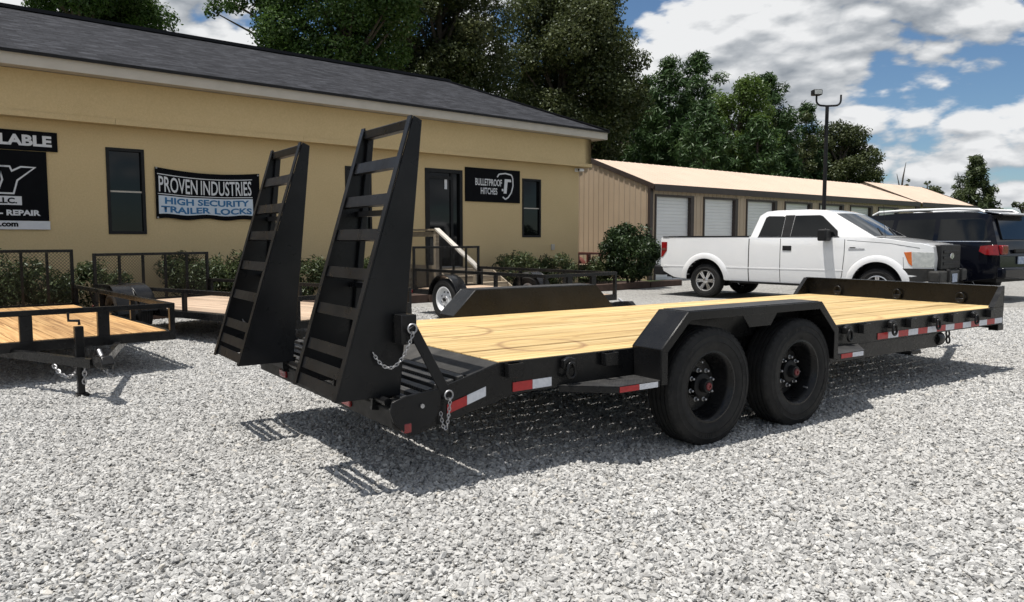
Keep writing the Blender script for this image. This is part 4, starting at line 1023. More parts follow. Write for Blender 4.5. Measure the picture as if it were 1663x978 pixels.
# ------------------------------------------------------------------ vehicles
def shell(name, outline, yf, mats, parent, xcuts, zcuts, crown=.02, tunnel=None, bevel=.035, ys=(-.75, -.35, 0, .35, .75)):
    """closed car body: the side outline (x,z) on both flanks, joined across by strips with a slight crown"""
    bm = bmesh.new()
    vs = [bm.verts.new((x, 0, z)) for x, z in outline]; bm.faces.new(vs)
    for x in xcuts: bmesh.ops.bisect_plane(bm, geom=bm.verts[:] + bm.edges[:] + bm.faces[:], plane_co=(x, 0, 0), plane_no=(1, 0, 0))
    for z in zcuts: bmesh.ops.bisect_plane(bm, geom=bm.verts[:] + bm.edges[:] + bm.faces[:], plane_co=(0, 0, z), plane_no=(0, 0, 1))
    bm.verts.index_update(); V = [(v.co.x, v.co.z) for v in bm.verts]; F = [[v.index for v in f.verts] for f in bm.faces]
    E = [(e.verts[0].index, e.verts[1].index) for e in bm.edges if len(e.link_faces) == 1]; bm.free()
    mb = MB(); n = len(V)
    near = [(x, -yf(x, z), z) for x, z in V]; far = [(x, yf(x, z), z) for x, z in V]
    mb.add(near + far, [f for f in F] + [[i + n for i in f[::-1]] for f in F])
    cols = {}
    for a, b in E:
        for i in (a, b):
            if i not in cols:
                x, z = V[i]; y = yf(x, z); ids = [i]
                for f in ys:
                    top = 1 if z > .95 else 0
                    mb.v.append((x, f*y, z + crown*(1 - f*f)*top)); ids.append(len(mb.v) - 1)
                ids.append(i + n); cols[i] = ids
        ca, cb = cols[a], cols[b]; mx, mz = (V[a][0] + V[b][0])/2, (V[a][1] + V[b][1])/2
        mi = 1 if (tunnel and tunnel(mx, mz)) else 0
        for k in range(len(ca) - 1): mb.f.append((ca[k], cb[k], cb[k + 1], ca[k + 1])); mb.mi.append(mi)
    o = mb.build(name, mats, parent, bevel=bevel, segs=3)
    return o
def patch(name, poly, yf, off, mat, parent, side=-1, thick=.012, bevel=0, smooth=None):
    """a panel lying on the flank: outline (x,z), raised by off"""
    bm = bmesh.new(); bm.faces.new([bm.verts.new((x, 0, z)) for x, z in poly])
    for c in (-1.0, -.9, -.8, 3.5, 3.6, 3.8, 3.95, 4.15, 4.3, 4.45, 4.55): bmesh.ops.bisect_plane(bm, geom=bm.verts[:] + bm.edges[:] + bm.faces[:], plane_co=(c, 0, 0), plane_no=(1, 0, 0))
    bm.verts.index_update(); V = [(q.co.x, q.co.z) for q in bm.verts]; F = [[q.index for q in f.verts] for f in bm.faces]
    E = [(e.verts[0].index, e.verts[1].index) for e in bm.edges if len(e.link_faces) == 1]; bm.free(); n = len(V)
    vs = [(x, side*(yf(x, z) + off), z) for x, z in V] + [(x, side*(yf(x, z) + off - thick), z) for x, z in V]
    m = MB().add(vs, F + [[i + n for i in f[::-1]] for f in F] + [(a, b, b + n, a + n) for a, b in E])
    return m.build(name, mat, parent, bevel=bevel, smooth=smooth)
def seam(name, pts, yf, mat, parent, wd=.008, off=.0015, side=-1):
    m = MB(); fine = []
    for (x0, z0), (x1, z1) in zip(pts, pts[1:]):
        k = max(1, int(max(abs(x1 - x0), abs(z1 - z0))/.05)); fine += [(x0 + (x1 - x0)*i/k, z0 + (z1 - z0)*i/k) for i in range(k)]
    fine.append(pts[-1])
    for (x0, z0), (x1, z1) in zip(fine, fine[1:]):
        d = Vector((x1 - x0, z1 - z0)).normalized(); nx, nz = -d.y*wd/2, d.x*wd/2
        q = [(x0 - nx, z0 - nz), (x1 - nx, z1 - nz), (x1 + nx, z1 + nz), (x0 + nx, z0 + nz)]
        m.add([(x, side*(yf(x, z) + off), z) for x, z in q] + [(x, side*(yf(x, z) - .004), z) for x, z in q], [(0, 1, 2, 3), (7, 6, 5, 4), (0, 4, 5, 1), (1, 5, 6, 2), (2, 6, 7, 3), (3, 7, 4, 0)])
    return m.build(name, mat, parent)
def arch_flare(name, cx, cz, r0, r1, a0, a1, yf, out, mat, parent, side):
    m = MB(); n = 22; vs = []
    for i in range(n + 1):
        a = R(a0 + (a1 - a0)*i/n); c, s = math.cos(a), math.sin(a)
        for r, o_ in ((r1, .000), (r1 - .03, out*.8), (r0 + .025, out), (r0, out*.9), (r0, -.12)):
            x, z = cx + r*c, cz + r*s; vs.append((x, side*(yf(x, max(z, .35)) + o_), z))
    m.add(vs, [(i*5 + j, (i + 1)*5 + j, (i + 1)*5 + j + 1, i*5 + j + 1) for i in range(n) for j in range(4)])
    return m.build(name, mat, parent, smooth=50)
def alloy_wheel(Rr, Ri, wd, nsp, mat, tname):
    ty = tyre_mesh(Rr, Ri, wd, 'tyre', 44)
    h = wd/2; m = MB()
    m.lathe([(Ri + .008, -.80*h), (Ri + .010, -.9*h), (Ri - .008, -.92*h), (Ri - .02, -.8*h), (Ri - .03, .2*h), (Ri + .005, .8*h)], 40, 'y')
    for k in range(nsp):
        a = 2*math.pi*k/nsp
        for s in (-.11, .11):
            c0, s0, c1, s1 = math.cos(a + s*2.2), math.sin(a + s*2.2), math.cos(a + s*1.0), math.sin(a + s*1.0)
            m.bar((.045*c0, -.62*h, .045*s0), ((Ri - .012)*c1, -.82*h, (Ri - .012)*s1), .034, .03, up=(0, 1, 0))
    m.lathe([(.07, -.4*h), (.065, -.74*h), (.03, -.82*h), (0, -.82*h)], 20, 'y')
    rim = m.mesh('rim', mat, 35)
    disc = MB().lathe([(Ri - .03, -.05*h), (0, -.05*h)], 30, 'y').mesh('brake_disc', M['black'])
    return ty, rim, disc
def place_wheels(parent, spec, xs, half, r):
    ty, rim, disc = spec
    for x in xs:
        for s in (-1, 1):
            w = obj('wheel', rim, parent, loc=(x, s*(half - .13), r), rot=(0 if s < 0 else math.pi, x, 0)); obj('tyre', ty, w); obj('brake_disc', disc, w)

def pickup():
    th = R(44); hd = Vector((math.cos(th), -math.sin(th), 0)); nr = Vector((-math.sin(th), -math.cos(th), 0))
    base = Vector((4.316, 17.186, 0)) - nr*1.0
    t = thing('pickup_truck', 'white extended cab pickup truck parked in front of the storage building', 'pickup truck', base, math.atan2(hd.y, hd.x))
    WP, BK, GL = M['white_paint'], M['black'], M['glass']
    wb, r = 3.68, .375
    def yf(x, z):
        y = 1.0
        if z < .62: y -= (.62 - z)*.16
        if z > 1.0: y -= (z - 1.0)*.05
        if z > 1.33 and .9 < x < 4.0: y -= (z - 1.33)*.27
        if x > 4.0: y -= .16*((x - 4.0)/.62)**2
        if x < -.9: y -= .03*((-.9 - x)/.3)**2
        return y
    arch0 = arc(0, .40, .475, 180, 0, 14); arch1 = arc(wb, .40, .475, 180, 0, 14)
    out = [(-1.16, .60), (-.80, .43)] + [p for p in arch0] + [(.55, .40), (wb - .60, .385)] + arch1 + \
          [(4.20, .42), (4.50, .50), (4.62, .60), (4.64, .95), (4.60, 1.17), (4.45, 1.215), (3.86, 1.31), (3.62, 1.335), (2.78, 1.83), (2.60, 1.885), (2.2, 1.91), (1.6, 1.905), (1.36, 1.885), (1.22, 1.80), (1.08, 1.36), (1.06, 1.355), (-1.12, 1.355), (-1.17, 1.33)]
    tun = lambda x, z: z < .9 and (abs(math.hypot(x, z - .40) - .475) < .03 or abs(math.hypot(x - wb, z - .40) - .475) < .03 or z < .46)
    body = shell('body', out, yf, [WP, BK], t, [-.9, -.5, .5, .9, 1.06, 1.3, 1.75, 2.3, 2.8, 3.1, 3.4, 4.0, 4.15, 4.3, 4.45, 4.55], [.62, .82, 1.0, 1.15, 1.33, 1.36, 1.6, 1.8], tunnel=tun, bevel=.03)
    for s in (-1, 1):
        p = lambda nm, poly, off, mat, bv=0: patch(nm, poly, yf, off, mat, t, s, bevel=bv)
        p('side_window', [(1.25, 1.365), (1.76, 1.365), (1.78, 1.78), (1.42, 1.79), (1.36, 1.76)], .004, GL, .003)
        p('side_window', [(1.95, 1.365), (2.92, 1.365), (2.90, 1.47), (2.56, 1.77), (2.50, 1.79), (1.99, 1.79)], .004, GL, .003)
        p('door_pillar', [(1.765, 1.35), (1.945, 1.35), (1.985, 1.80), (1.785, 1.80)], .003, BK)
        sm = lambda pts, wd=.012: seam('panel_gap', pts, yf, BK, t, wd, .0015, s)
        sm([(1.052, .40), (1.05, 1.34)], .02); sm([(1.755, .42), (1.75, 1.36)]); sm([(3.03, .62), (3.06, 1.0), (3.06, 1.30)]); sm([(3.03, .62), (2.98, .42)])
        sm([(3.1, 1.285), (3.9, 1.225), (4.40, 1.14)], .007); sm([(4.14, .97), (4.16, .68)], .007)
        p('belt_moulding', [(1.24, 1.345), (2.95, 1.345), (2.94, 1.362), (1.25, 1.362)], .008, BK)
        # lower body crease
        seam('body_crease', [(-1.1, .685), (-.52, .69)], yf, M['white_paint'], t, .02, .006, s); seam('body_crease', [(.52, .69), (3.05, .69)], yf, M['white_paint'], t, .02, .006, s)
        p('door_handle', [(1.80, 1.07), (1.99, 1.07), (1.99, 1.17), (1.80, 1.17)], .012, BK, .01)
        p('fender_badge', [(3.14, 1.09), (3.44, 1.10), (3.44, 1.125), (3.14, 1.125)], .006, M['chrome'])
        p('fender_badge', [(3.16, 1.135), (3.27, 1.135), (3.27, 1.15), (3.16, 1.15)], .006, BK)
        p('bed_rail_cap', [(-1.12, 1.345), (1.04, 1.345), (1.04, 1.368), (-1.12, 1.368)], .006, BK)
        # head lamp wraps the corner, amber behind clear
        p('headlamp', [(4.30, .78), (4.635, .78), (4.635, 1.06), (4.28, 1.07)], .006, M['lamp_glass'], .006)
        p('turn_signal', [(4.15, 1.06), (4.275, 1.07), (4.295, .80), (4.23, .86)], .007, M['amber_lens'], .004)
        p('tail_lamp', [(-1.155, 1.24), (-.99, 1.24), (-.99, 1.04), (-1.10, .90), (-1.155, .88)], .006, M['red_lens'], .006)
        p('tail_lamp_stripe', [(-1.15, 1.10), (-1.02, 1.10), (-1.02, 1.05), (-1.15, 1.05)], .009, M['old_red'])
        p('bumper_corner', [(4.10, .76), (4.16, .46), (4.56, .53), (4.64, .62), (4.64, .765)], .010, M['steel_dusty'], .01)
        p('rocker_step', [(.62, .36), (3.05, .345), (3.05, .39), (.62, .405)], .03, BK, .01)
        arch_flare('arch_flare', 0, .40, .475, .60, 178, 2, yf, .020, WP, t, s); arch_flare('arch_flare', wb, .40, .475, .60, 178, 8, yf, .020, WP, t, s)
        # mirror
        mx = MB().box(2.62, 2.80, s*.99, s*1.26, 1.27, 1.50).build('door_mirror', BK, t, bevel=.03, segs=3)
        MB().bar((2.80, s*.93, 1.35), (2.76, s*1.02, 1.37), .07, .05).build('mirror_arm', BK, mx)
    # windscreen, rear window lie on the sloping strips
    def glass_strip(nm, a, b, hw0, hw1, off):
        d = Vector((b[0] - a[0], 0, b[1] - a[1])); nrm = Vector((-d.z, 0, d.x)).normalized()
        if nrm.z < 0: nrm = -nrm
        A, B = Vector((a[0], 0, a[1])) + nrm*off, Vector((b[0], 0, b[1])) + nrm*off
        m = MB(); k = 8; vs = []
        for i in range(k + 1):
            f = -1 + 2*i/k
            for P, hw in ((A, hw0), (B, hw1)): vs.append(P + Vector((0, f*hw, 0)) + nrm*(.02*(1 - f*f)))
        for i in range(k + 1):
            f = -1 + 2*i/k
            for P, hw in ((A, hw0), (B, hw1)): vs.append(P + Vector((0, f*hw, 0)) + nrm*(.02*(1 - f*f) - .01))
        o_ = 2*(k + 1); fs = [(2*i, 2*i + 2, 2*i + 3, 2*i + 1) for i in range(k)] + [(o_ + 2*i, o_ + 2*i + 1, o_ + 2*i + 3, o_ + 2*i + 2) for i in range(k)]
        fs += [(0, 1, o_ + 1, o_), (2*k, o_ + 2*k, o_ + 2*k + 1, 2*k + 1)] + [(2*i, o_ + 2*i, o_ + 2*i + 2, 2*i + 2) for i in range(k)] + [(2*i + 1, 2*i + 3, o_ + 2*i + 3, o_ + 2*i + 1) for i in range(k)]
        return m.add(vs, fs).build(nm, GL, t, smooth=40)
    glass_strip('windscreen', (3.58, 1.362), (2.82, 1.81), .88, .79, .006)
    glass_strip('rear_window', (1.115, 1.48), (1.205, 1.76), .72, .66, .006)
    MB().box(3.56, 3.68, -.85, .85, 1.335, 1.352).build('cowl', BK, t)
    for y in (-.45, .25): MB().bar((3.58, y, 1.39), (3.36, y + .38, 1.525), .02, .02).build('wiper', BK, t)
    MB().tube([(3.75, -.80, 1.31), (3.70, -.81, 1.95)], .004, 5).build('antenna', BK, t)
    # bed: dark well sunk into the top
    MB().box(-1.06, .98, -.82, .82, 1.372, 1.378).build('bed_cover', BK, t)
    # grille and bumper at the front
    gr = MB().box(4.56, 4.69, -.66, .66, .73, 1.20).build('grille', BK, t, bevel=.025)
    for z in (.82, .93, 1.04): MB().box(4.685, 4.705, -.52, .52, z, z + .055).build('grille_bar', M['black'], gr, bevel=.008)
    em = MB().lathe([(0, 0), (.075, 0), (.08, -.008), (.08, -.016)], 24, 'x', (4.715, 0, .985)); em.v = [(p[0], p[1]*1.5, .985 + (p[2] - .985)*.75) for p in em.v]
    em.build('grille_emblem', M['chrome'], gr, smooth=40)
    MB().box(4.55, 4.76, -.93, .93, .50, .72).build('front_bumper', M['steel_dusty'], t, bevel=.04, segs=3)
    MB().box(4.765, 4.775, -.16, .16, .49, .65).build('licence_plate', M['plate_blue'], t)
    for y in (-.42, .42): MB().box(4.70, 4.80, y - .04, y + .04, .50, .74).build('bumper_guard', BK, t, bevel=.015)
    MB().box(-1.36, -1.06, -.985, .985, .47, .70).build('rear_bumper', BK, t, bevel=.05, segs=3)
    MB().box(-1.25, -.60, -.05, .05, .36, .44).box(-1.28, -1.2, -.3, .3, .37, .43).build('tow_hitch', BK, t)
    MB().box(-1.16, 4.3, -.70, .70, .42, .60).build('chassis', BK, t)
    MB().box(-.55, .55, -.60, .60, .60, 1.0).box(wb - .55, wb + .5, -.60, .60, .60, 1.0).build('wheel_well_liner', BK, t)
    MB().tube([(0, -.8, .375), (0, .8, .375)], .07, 10).build('rear_axle', BK, t); MB().lathe([(0, -.14), (.13, -.1), (.15, 0), (.13, .1), (0, .14)], 14, 'x', (0, 0, .36)).build('differential', BK, t)
    place_wheels(t, alloy_wheel(.375, .225, .25, 6, M['chrome'], 'a'), (0, wb), .98, .375)
pickup()

def suv():
    hd = Vector((-.55, .835, 0)).normalized(); left = Vector((-hd.y, hd.x, 0))
    # rear left corner at (9.9,15.8); origin on the centre line at the rear axle
    corner = Vector((9.95, 15.75, 0)); base = corner + hd*1.12 - left*.98
    t = thing('suv', 'dark navy sport utility vehicle parked behind the white pickup', 'car', base, math.atan2(hd.y, hd.x))
    NP, BK, GL = M['navy_paint'], M['black'], M['glass']; wb = 3.1
    def yf(x, z):
        y = 1.0
        if z < .62: y -= (.62 - z)*.16
        if z > .95: y -= (z - .95)*.05
        if z > 1.24: y -= (z - 1.24)*.30
        if x > 3.4: y -= .18*((x - 3.4)/.7)**2
        if x < -.75: y -= .10*((-.75 - x)/.4)**2
        return y
    out = [(-1.12, .50), (-.6, .42)] + arc(0, .40, .475, 180, 0, 14) + [(.6, .40), (wb - .6, .40)] + arc(wb, .40, .475, 180, 0, 14) + \
          [(3.75, .40), (4.0, .55), (4.05, .90), (3.95, 1.08), (3.3, 1.22), (2.75, 1.28), (2.05, 1.75), (1.75, 1.85), (1.0, 1.895), (.0, 1.895), (-.6, 1.87), (-.88, 1.81), (-1.08, 1.25), (-1.15, .95), (-1.16, .62)]
    tun = lambda x, z: z < .9 and (abs(math.hypot(x, z - .40) - .475) < .03 or abs(math.hypot(x - wb, z - .40) - .475) < .03 or z < .46)
    shell('body', out, yf, [NP, BK], t, [-.9, -.75, -.5, .5, 1.0, 1.5, 2.0, 2.6, 3.4, 3.6, 3.8, 3.95], [.62, .8, .95, 1.1, 1.24, 1.5, 1.7], tunnel=tun, bevel=.035)
    for s in (1, -1):
        p = lambda nm, poly, off, mat, bv=0: patch(nm, poly, yf, off, mat, t, s, bevel=bv)
        p('side_window', [(-.93, 1.28), (.10, 1.28), (.13, 1.74), (-.72, 1.74), (-.80, 1.70)], .003, GL, .003)
        p('side_window', [(.20, 1.28), (1.10, 1.28), (1.08, 1.74), (.23, 1.74)], .003, GL, .003)
        p('side_window', [(1.20, 1.28), (2.35, 1.28), (1.95, 1.66), (1.80, 1.74), (1.18, 1.74)], .003, GL, .003)
        p('window_trim', [(-.98, 1.25), (2.5, 1.25), (2.5, 1.266), (-.98, 1.266)], .006, M['chrome'])
        for xs in ([(.14, .45), (.15, 1.26)], [(1.14, .42), (1.15, 1.26)], [(2.35, .45), (2.33, 1.26)]): seam('panel_gap', xs, yf, BK, t, .010, .0012, s)
        p('door_handle', [(.26, 1.08), (.46, 1.08), (.46, 1.115), (.26, 1.115)], .02, M['chrome'], .006); p('door_handle', [(1.24, 1.08), (1.44, 1.08), (1.44, 1.115), (1.24, 1.115)], .02, NP, .006)
        p('tail_lamp', [(-1.10, 1.19), (-.80, 1.16), (-.78, 1.05), (-.90, .98), (-1.14, .97)], .012, M['red_lens'], .01)
        p('side_moulding', [(.55, .66), (2.55, .66), (2.55, .72), (.55, .72)], .012, NP, .006)
        arch_flare('arch_flare', 0, .40, .475, .58, 178, 2, yf, .02, NP, t, s); arch_flare('arch_flare', wb, .40, .475, .58, 178, 2, yf, .02, NP, t, s)
        MB().tube([(1.75, s*.74, 1.86), (1.6, s*.74, 1.93), (1.0, s*.74, 1.955), (-.2, s*.74, 1.955), (-.62, s*.74, 1.93), (-.74, s*.74, 1.87)], .028, 8).build('roof_rail', M['white_rim'], t, smooth=50)
        MB().box(2.1, 2.26, s*1.0, s*1.2, 1.26, 1.42).build('door_mirror', NP, t, bevel=.03)
    for x in (1.15, -.1): MB().bar((x, -.74, 1.955), (x, .74, 1.955), .05, .025).build('roof_crossbar', BK, t)
    # rear: window, spoiler, plate, bumper
    MB().hexa([(-1.075, -.70, 1.30), (-.925, -.64, 1.74), (-.925, .64, 1.74), (-1.075, .70, 1.30)], [(-1.095, -.70, 1.30), (-.945, -.64, 1.74), (-.945, .64, 1.74), (-1.095, .70, 1.30)]).build('rear_window', GL, t)
    MB().prism([(-1.10, 1.82), (-.70, 1.895), (-.70, 1.86), (-1.08, 1.79)], -.72, .72).build('rear_spoiler', NP, t, bevel=.012)
    for s in (1, -1): MB().box(-1.185, -1.06, s*.62, s*.88, .985, 1.18).build('tail_lamp', M['red_lens'], t, bevel=.02)
    MB().box(-1.19, -1.15, -.32, .32, 1.02, 1.10).build('hatch_trim', BK, t, bevel=.008); MB().box(-1.185, -1.165, -.17, .17, .78, .94).build('licence_plate', M['plate_blue'], t)
    MB().box(-1.28, -1.10, -.95, .95, .48, .72).build('rear_bumper', NP, t, bevel=.05, segs=3)
    MB().box(-1.0, 3.9, -.68, .68, .40, .62).build('chassis', BK, t)
    MB().box(2.7, 2.75, -.7, .7, 1.29, 1.3).build('cowl', BK, t)
    MB().hexa([(2.70, -.83, 1.325), (2.09, -.72, 1.735), (2.09, .72, 1.735), (2.70, .83, 1.325)], [(2.72, -.83, 1.34), (2.11, -.72, 1.75), (2.11, .72, 1.75), (2.72, .83, 1.34)]).build('windscreen', GL, t)
    place_wheels(t, alloy_wheel(.385, .235, .26, 6, M['chrome'], 'b'), (0, wb), .98, .385)
suv()

# ------------------------------------------------------------------ trees and shrubs
def leaves(name, C, Nrm, size, mat, parent, tint, aspect=.55, fold=.25):
    """one small folded leaf face per point; C centres, Nrm facing, size per leaf"""
    n = len(C); Nrm = Nrm/np.linalg.norm(Nrm, axis=1, keepdims=True)
    rv = rng.normal(size=(n, 3)); a = np.cross(Nrm, rv); a /= np.linalg.norm(a, axis=1, keepdims=True) + 1e-9; b = np.cross(Nrm, a)
    s = size[:, None]
    V = np.stack([C - a*s, C + b*s*aspect + Nrm*s*fold, C + a*s, C - b*s*aspect + Nrm*s*fold], 1).reshape(-1, 3)
    me = bpy.data.meshes.new(name); me.vertices.add(4*n); me.vertices.foreach_set('co', V.ravel())
    me.loops.add(4*n); me.loops.foreach_set('vertex_index', np.arange(4*n, dtype=np.int32))
    me.polygons.add(n); me.polygons.foreach_set('loop_start', np.arange(0, 4*n, 4, dtype=np.int32))
    me.update(calc_edges=True); me.validate()
    at = me.attributes.new('tint', 'FLOAT', 'FACE'); at.data.foreach_set('value', np.clip(tint, 0, 1).astype(np.float32))
    me.materials.append(mat); o = obj(name, me, parent); o['kind'] = 'stuff'; return o
def clump_leaves(cs, rs, per, size, squash=.8, shell_bias=.45):
    """leaf centres and facings for clumps (centre, radius)"""
    C, Nn, T = [], [], []
    for c, r in zip(cs, rs):
        k = max(8, int(per*r*r)); d = rng.normal(size=(k, 3)); d /= np.linalg.norm(d, axis=1, keepdims=True)
        rad = r*(shell_bias + (1 - shell_bias)*rng.random(k)**.5)*rng.uniform(.75, 1.12, k)
        p = c + d*rad[:, None]*np.array([1, 1, squash]); C.append(p)
        Nn.append(d*.6 + rng.normal(size=(k, 3))*.7 + np.array([0, 0, .45])); T.append(np.full(k, rng.normal(.45, .16)) + rng.normal(0, .15, k))
    return np.concatenate(C), np.concatenate(Nn), np.concatenate(T)
def px(x, y, D):   # world point seen in the photograph at column x, row y and distance D along the view
    return Vector(((x - 831.5)/1244*D, D, CAM_H + (388 - y)/1244*D))
def deciduous(name, label, x, D, ytop, ybot, halfpx, mat, nclump, per, leaf, group, seed, extra=(), trunk=.28, squash=.8, open_=.0):
    global rng
    keep = rng; rng = np.random.default_rng(seed); rr = random.Random(seed)
    P = px(x, 388, D); base = Vector((P.x, D, 0)); top = px(x, ytop, D).z; bot = max(px(x, ybot, D).z, 1.2); hw = halfpx/1244*D
    t = thing(name, label, 'tree', base, 0, group)
    cz, hz = (top + bot)/2, (top - bot)/2
    cs, rs = [], []
    for _ in range(nclump):
        d = rng.normal(size=3); d /= np.linalg.norm(d); q = (.35 + .65*rng.random()**.55)
        r = hw*rng.uniform(.17, .34)
        f = 1 - .25*max(0, d[2])
        cs.append(np.array([d[0]*(hw - r*.7)*q*f, d[1]*(hw - r*.7)*q*f*.9, cz + d[2]*(hz - r*.6)*q])); rs.append(r)
    for (ex, ey, er) in extra:
        e = px(ex, ey, D); cs.append(np.array([e.x - base.x, rng.uniform(-1, .5), e.z])); rs.append(er/1244*D)
    C, Nn, T = clump_leaves(cs, rs, per, leaf, squash)
    leaves('crown', C, Nn, leaf*rng.uniform(.6, 1.25, len(C)), M[mat], t, T)
    # trunk and limbs
    tr = MB(); pts = [(0, 0, -.1)] + [(rr.uniform(-.25, .25)*hw*.15*i, rr.uniform(-.2, .2)*hw*.15*i, (bot + (cz - bot)*.9)*i/4) for i in range(1, 4)] + [(0, 0, cz + hz*.45)]
    tr.tube(pts, [trunk*1.25, trunk, trunk*.85, trunk*.65, trunk*.25], 9)
    to = tr.build('trunk', M['bark'], t, smooth=60)
    for i, (c, r) in enumerate(zip(cs, rs)):
        if i % 2 and i < nclump: continue
        z0 = min(max(bot*.7, c[2] - hz*.5), cz + hz*.3); a = Vector((0, 0, z0)); b = Vector(c)
        mid = a.lerp(b, .5) + Vector((rr.uniform(-.2, .2), rr.uniform(-.2, .2), rr.uniform(-.1, .4)))*hw*.12
        MB().tube([a, mid, b], [trunk*.42, trunk*.26, trunk*.08], 6).build('limb', M['bark'], to, smooth=60)
    rng = keep; return t
def pine(name, label, x, D, ytop, halfpx, group, seed, mat='leaf_pine', bot=1.0, tiers=16, needle=.20, per=60):
    global rng
    keep = rng; rng = np.random.default_rng(seed); rr = random.Random(seed)
    P = px(x, 388, D); base = Vector((P.x, D, 0)); top = px(x, ytop, D).z; hw = halfpx/1244*D
    t = thing(name, label, 'tree', base, 0, group)
    to = MB().tube([(0, 0, -.1), (0, 0, top*.5), (0, 0, top - .2)], [.24, .15, .03], 8).build('trunk', M['bark'], t, smooth=60)
    cs, rs = [], []
    for k in range(tiers):
        f = k/(tiers - 1); z = bot + (top - bot)*f; rad = hw*(1 - f)**.62*rr.uniform(.72, 1.12) + .12
        nb = max(3, int(8*(1 - f) + 3)); ph = rr.random()*6.28
        for j in range(nb):
            a = ph + 6.283*j/nb + rr.uniform(-.25, .25); rd = rad*rr.uniform(.75, 1.1)
            tip = Vector((rd*math.cos(a), rd*math.sin(a), z + rd*rr.uniform(-.10, .22)))
            if j % 3 == 0 or k > tiers - 4: MB().tube([(0, 0, z), tip*.5 + Vector((0, 0, z*.5)), tip], [.05*(1.2 - f), .03, .01], 5).build('limb', M['bark'], to, smooth=60)
            m_ = max(2, int(rd/.55))
            for q in range(m_):
                g_ = .35 + .65*(q + 1)/m_; cs.append(np.array([tip.x*g_ + rr.uniform(-.2, .2), tip.y*g_ + rr.uniform(-.2, .2), z + (tip.z - z)*g_ + rr.uniform(-.15, .2)])); rs.append(rr.uniform(.42, .74)*(hw/3.)**.4)
    C, Nn, T = clump_leaves(cs, rs, per*3.6, needle, .8, .15)
    leaves('crown', C, Nn, needle*rng.uniform(.7, 1.3, len(C)), M[mat], t, T, aspect=.2, fold=.05)
    rng = keep; return t
G = 'trees behind the buildings'
deciduous('oak_tree', 'dark tree rising over the left end of the office roof', 150, 34, -190, 110, 160, 'leaf_green', 60, 1000, .085, G, 1)
deciduous('maple_tree', 'bright green broadleaf tree with a low branch reaching left over the office roof', 560, 34, -260, 190, 150, 'leaf_green', 66, 1000, .083, G, 2, extra=[(372, 8, 26), (400, 22, 22), (425, -15, 40), (440, 30, 26), (460, 75, 34), (352, 25, 15), (480, 20, 50), (470, 110, 40), (520, 120, 50), (590, 130, 50)])
deciduous('oak_tree', 'tall olive oak behind the middle of the office roof', 715, 40, -170, 230, 130, 'leaf_olive', 70, 900, .09, G, 3, extra=[(640, 120, 45), (690, 140, 50), (760, 150, 50), (800, 130, 45)])
deciduous('oak_tree', 'broad olive oak standing above the right end of the office roof', 915, 46, -45, 320, 145, 'leaf_olive', 90, 720, .095, G, 4, extra=[(1030, 110, 22), (1010, 70, 24), (960, 20, 26), (860, 180, 45), (920, 190, 45), (980, 200, 45)])
deciduous('oak_tree', 'dark leafy tree filling the gap behind the office roof end', 1005, 54, 140, 345, 75, 'leaf_olive', 46, 760, .10, G, 5)
pine('pine_tree', 'dark pine with a slender spire, left of the bright green tree', 1082, 50, 112, 84, G, 6, per=75)
pine('pine_tree', 'tall dark pine with the highest tip, close behind the bright green tree', 1128, 52, 102, 84, G, 7, per=75)
deciduous('sweetgum_tree', 'bright green sweetgum among the dark pines', 1196, 49, 112, 345, 66, 'leaf_lime', 56, 900, .09, G, 8, squash=1.0)
pine('pine_tree', 'dark pine just right of the bright green tree', 1238, 53, 138, 84, G, 9, per=75)
deciduous('oak_tree', 'olive tree between the pines and the lamp post', 1272, 56, 150, 345, 52, 'leaf_olive', 40, 760, .10, G, 10)
deciduous('oak_tree', 'round dark oak behind the lamp post', 1360, 58, 196, 350, 72, 'leaf_olive', 60, 760, .10, G, 12)
pine('pine_tree', 'broad dark pine low behind the storage roof, left of the sweetgum', 1140, 46, 180, 85, G, 13, tiers=13)
pine('pine_tree', 'dark pine low behind the storage roof, right of the sweetgum', 1225, 47, 205, 70, G, 19, tiers=12)
deciduous('oak_tree', 'low dark tree behind the middle of the storage roof', 1315, 60, 225, 350, 45, 'leaf_olive', 40, 700, .10, G, 20)
pine('pine_tree', 'dark pine beside the right edge of the broad oak', 1048, 53, 140, 70, G, 21)
pine('pine_tree', 'dark pine between the sweetgum group and the lamp post oak', 1302, 57, 182, 55, G, 22, tiers=13)
pine('fir_tree', 'lone pointed conifer against the clouds beyond the storage roof', 1576, 70, 262, 40, G, 14, mat='leaf_juniper', tiers=14, needle=.26)
deciduous('oak_tree', 'small distant dark tree just left of the lone conifer', 1500, 88, 292, 350, 26, 'leaf_olive', 20, 260, .18, G, 15)
deciduous('oak_tree', 'small distant dark tree beside the bare snag', 1470, 88, 288, 350, 12, 'leaf_olive', 10, 300, .17, G, 16)
deciduous('oak_tree', 'distant dark tree at the right edge above the black car', 1655, 85, 322, 372, 26, 'leaf_olive', 20, 260, .18, G, 17)
deciduous('oak_tree', 'low distant tree between the lone conifer and the right edge', 1618, 92, 336, 372, 26, 'leaf_olive', 16, 220, .18, G, 18)
s_ = px(1458, 388, 80); t = thing('dead_tree', 'bare forked dead snag above the storage roof', 'tree', (s_.x, 80, 0), 0, G)
MB().tube([(0, 0, -.1), (.05, 0, 4.4), (.0, 0, 6.2)], [.25, .18, .13], 7).build('trunk', M['bark'], t, smooth=60)
MB().tube([(0, 0, 6.1), (.15, 0, 7.6), (.4, 0, 9.2)], [.12, .08, .02], 6).build('limb', M['bark'], t, smooth=60); MB().tube([(0, 0, 6.0), (-.25, 0, 7.0), (-.5, 0, 8.0)], [.1, .06, .02], 6).build('limb', M['bark'], t, smooth=60)

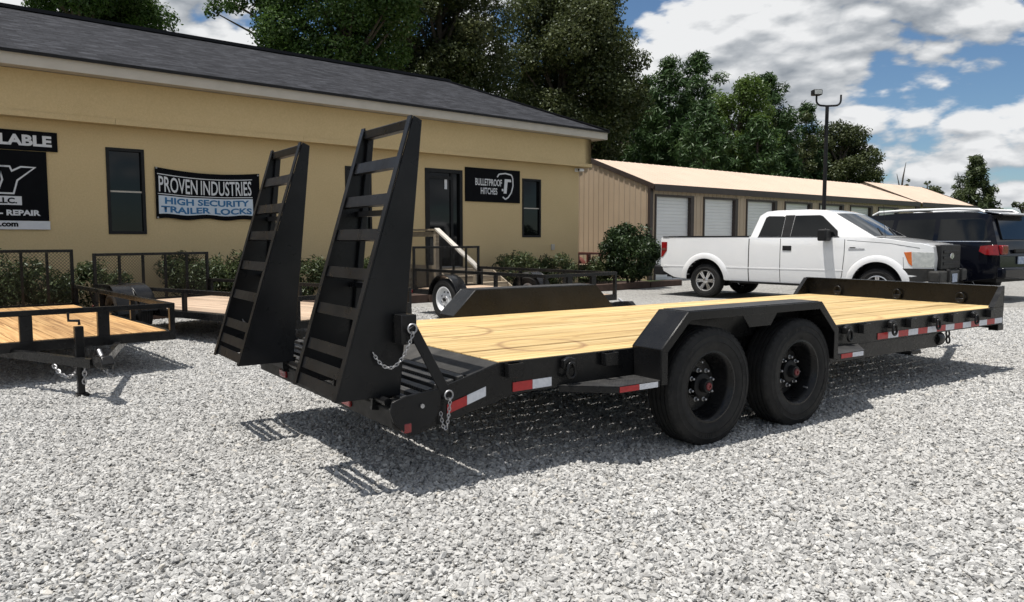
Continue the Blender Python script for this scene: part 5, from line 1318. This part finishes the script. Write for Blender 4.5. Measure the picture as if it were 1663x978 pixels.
def shrub(name, label, loc, hw, h, mat, nclump, per, leaf, group, seed, aspect=.5):
    global rng
    keep = rng; rng = np.random.default_rng(seed); t = thing(name, label, 'shrub', loc, 0, group); cs, rs = [], []
    for _ in range(nclump):
        d = rng.normal(size=3); d /= np.linalg.norm(d); r = hw*rng.uniform(.22, .36); q = .45 + .5*rng.random()**.5
        cs.append(np.array([d[0]*(hw - r*.5)*q, d[1]*(hw - r*.5)*q, h*.54 + d[2]*(h*.5 - r*.5)*q])); rs.append(r)
    C, Nn, T = clump_leaves(cs, rs, per, leaf, .9, .5); k = C[:, 2] > .04; C, Nn, T = C[k], Nn[k], T[k]
    leaves('foliage', C, Nn, leaf*rng.uniform(.7, 1.3, len(C)), M[mat], t, T, aspect)
    m = MB()
    for j in range(5): a = j*1.26; m = MB().tube([(.05*math.cos(a), .05*math.sin(a), 0), (hw*.35*math.cos(a), hw*.35*math.sin(a), h*.55)], [.03, .012], 6); m.build('stem', M['bark'], t, smooth=60)
    rng = keep; return t
shrub('holly_shrub', 'large round dark green holly shrub between the office and the pickup', (3.19, 20.6, .02), .86, 1.66, 'leaf_holly', 70, 2900, .042, None, 31)
GS = 'low shrubs along the office wall'
def bed(s, n): return B0 + BU*s + BN*n
for (s, n, hw, h, lab, sd) in [(-3.9, -1.3, .75, .85, 'low green shrub by the wall under the tall repair sign', 41), (-2.75, -1.15, .5, .72, 'low green shrub right of the repair sign, behind the nearest trailer gate', 42), (-1.9, -1.0, .45, .70, 'small shrub by the wall left of the first window', 43), (-.35, -1.1, .60, .78, 'wide low shrub under the banner, behind the second trailer gate', 44),
                               (.75, -1.1, .55, .75, 'low shrub under the right end of the banner', 45), (3.2, -1.0, .5, .72, 'low shrub between the two raised ramps by the wall', 46), (7.75, -1.0, .52, .70, 'low shrub by the wall under the hitches sign', 47), (9.1, -1.0, .55, .66, 'low shrub by the wall under the small right window', 48), (10.6, -1.1, .5, .55, 'low shrub at the right corner of the office', 49), (1.9, -1.1, .5, .7, 'low shrub behind the far raised ramp', 50)]:
    shrub('juniper_shrub', lab, bed(s, n) + Vector((0, 0, .05)), hw*1.25, h*1.32, 'leaf_juniper', 34, 2700, .042, GS, sd, .3)
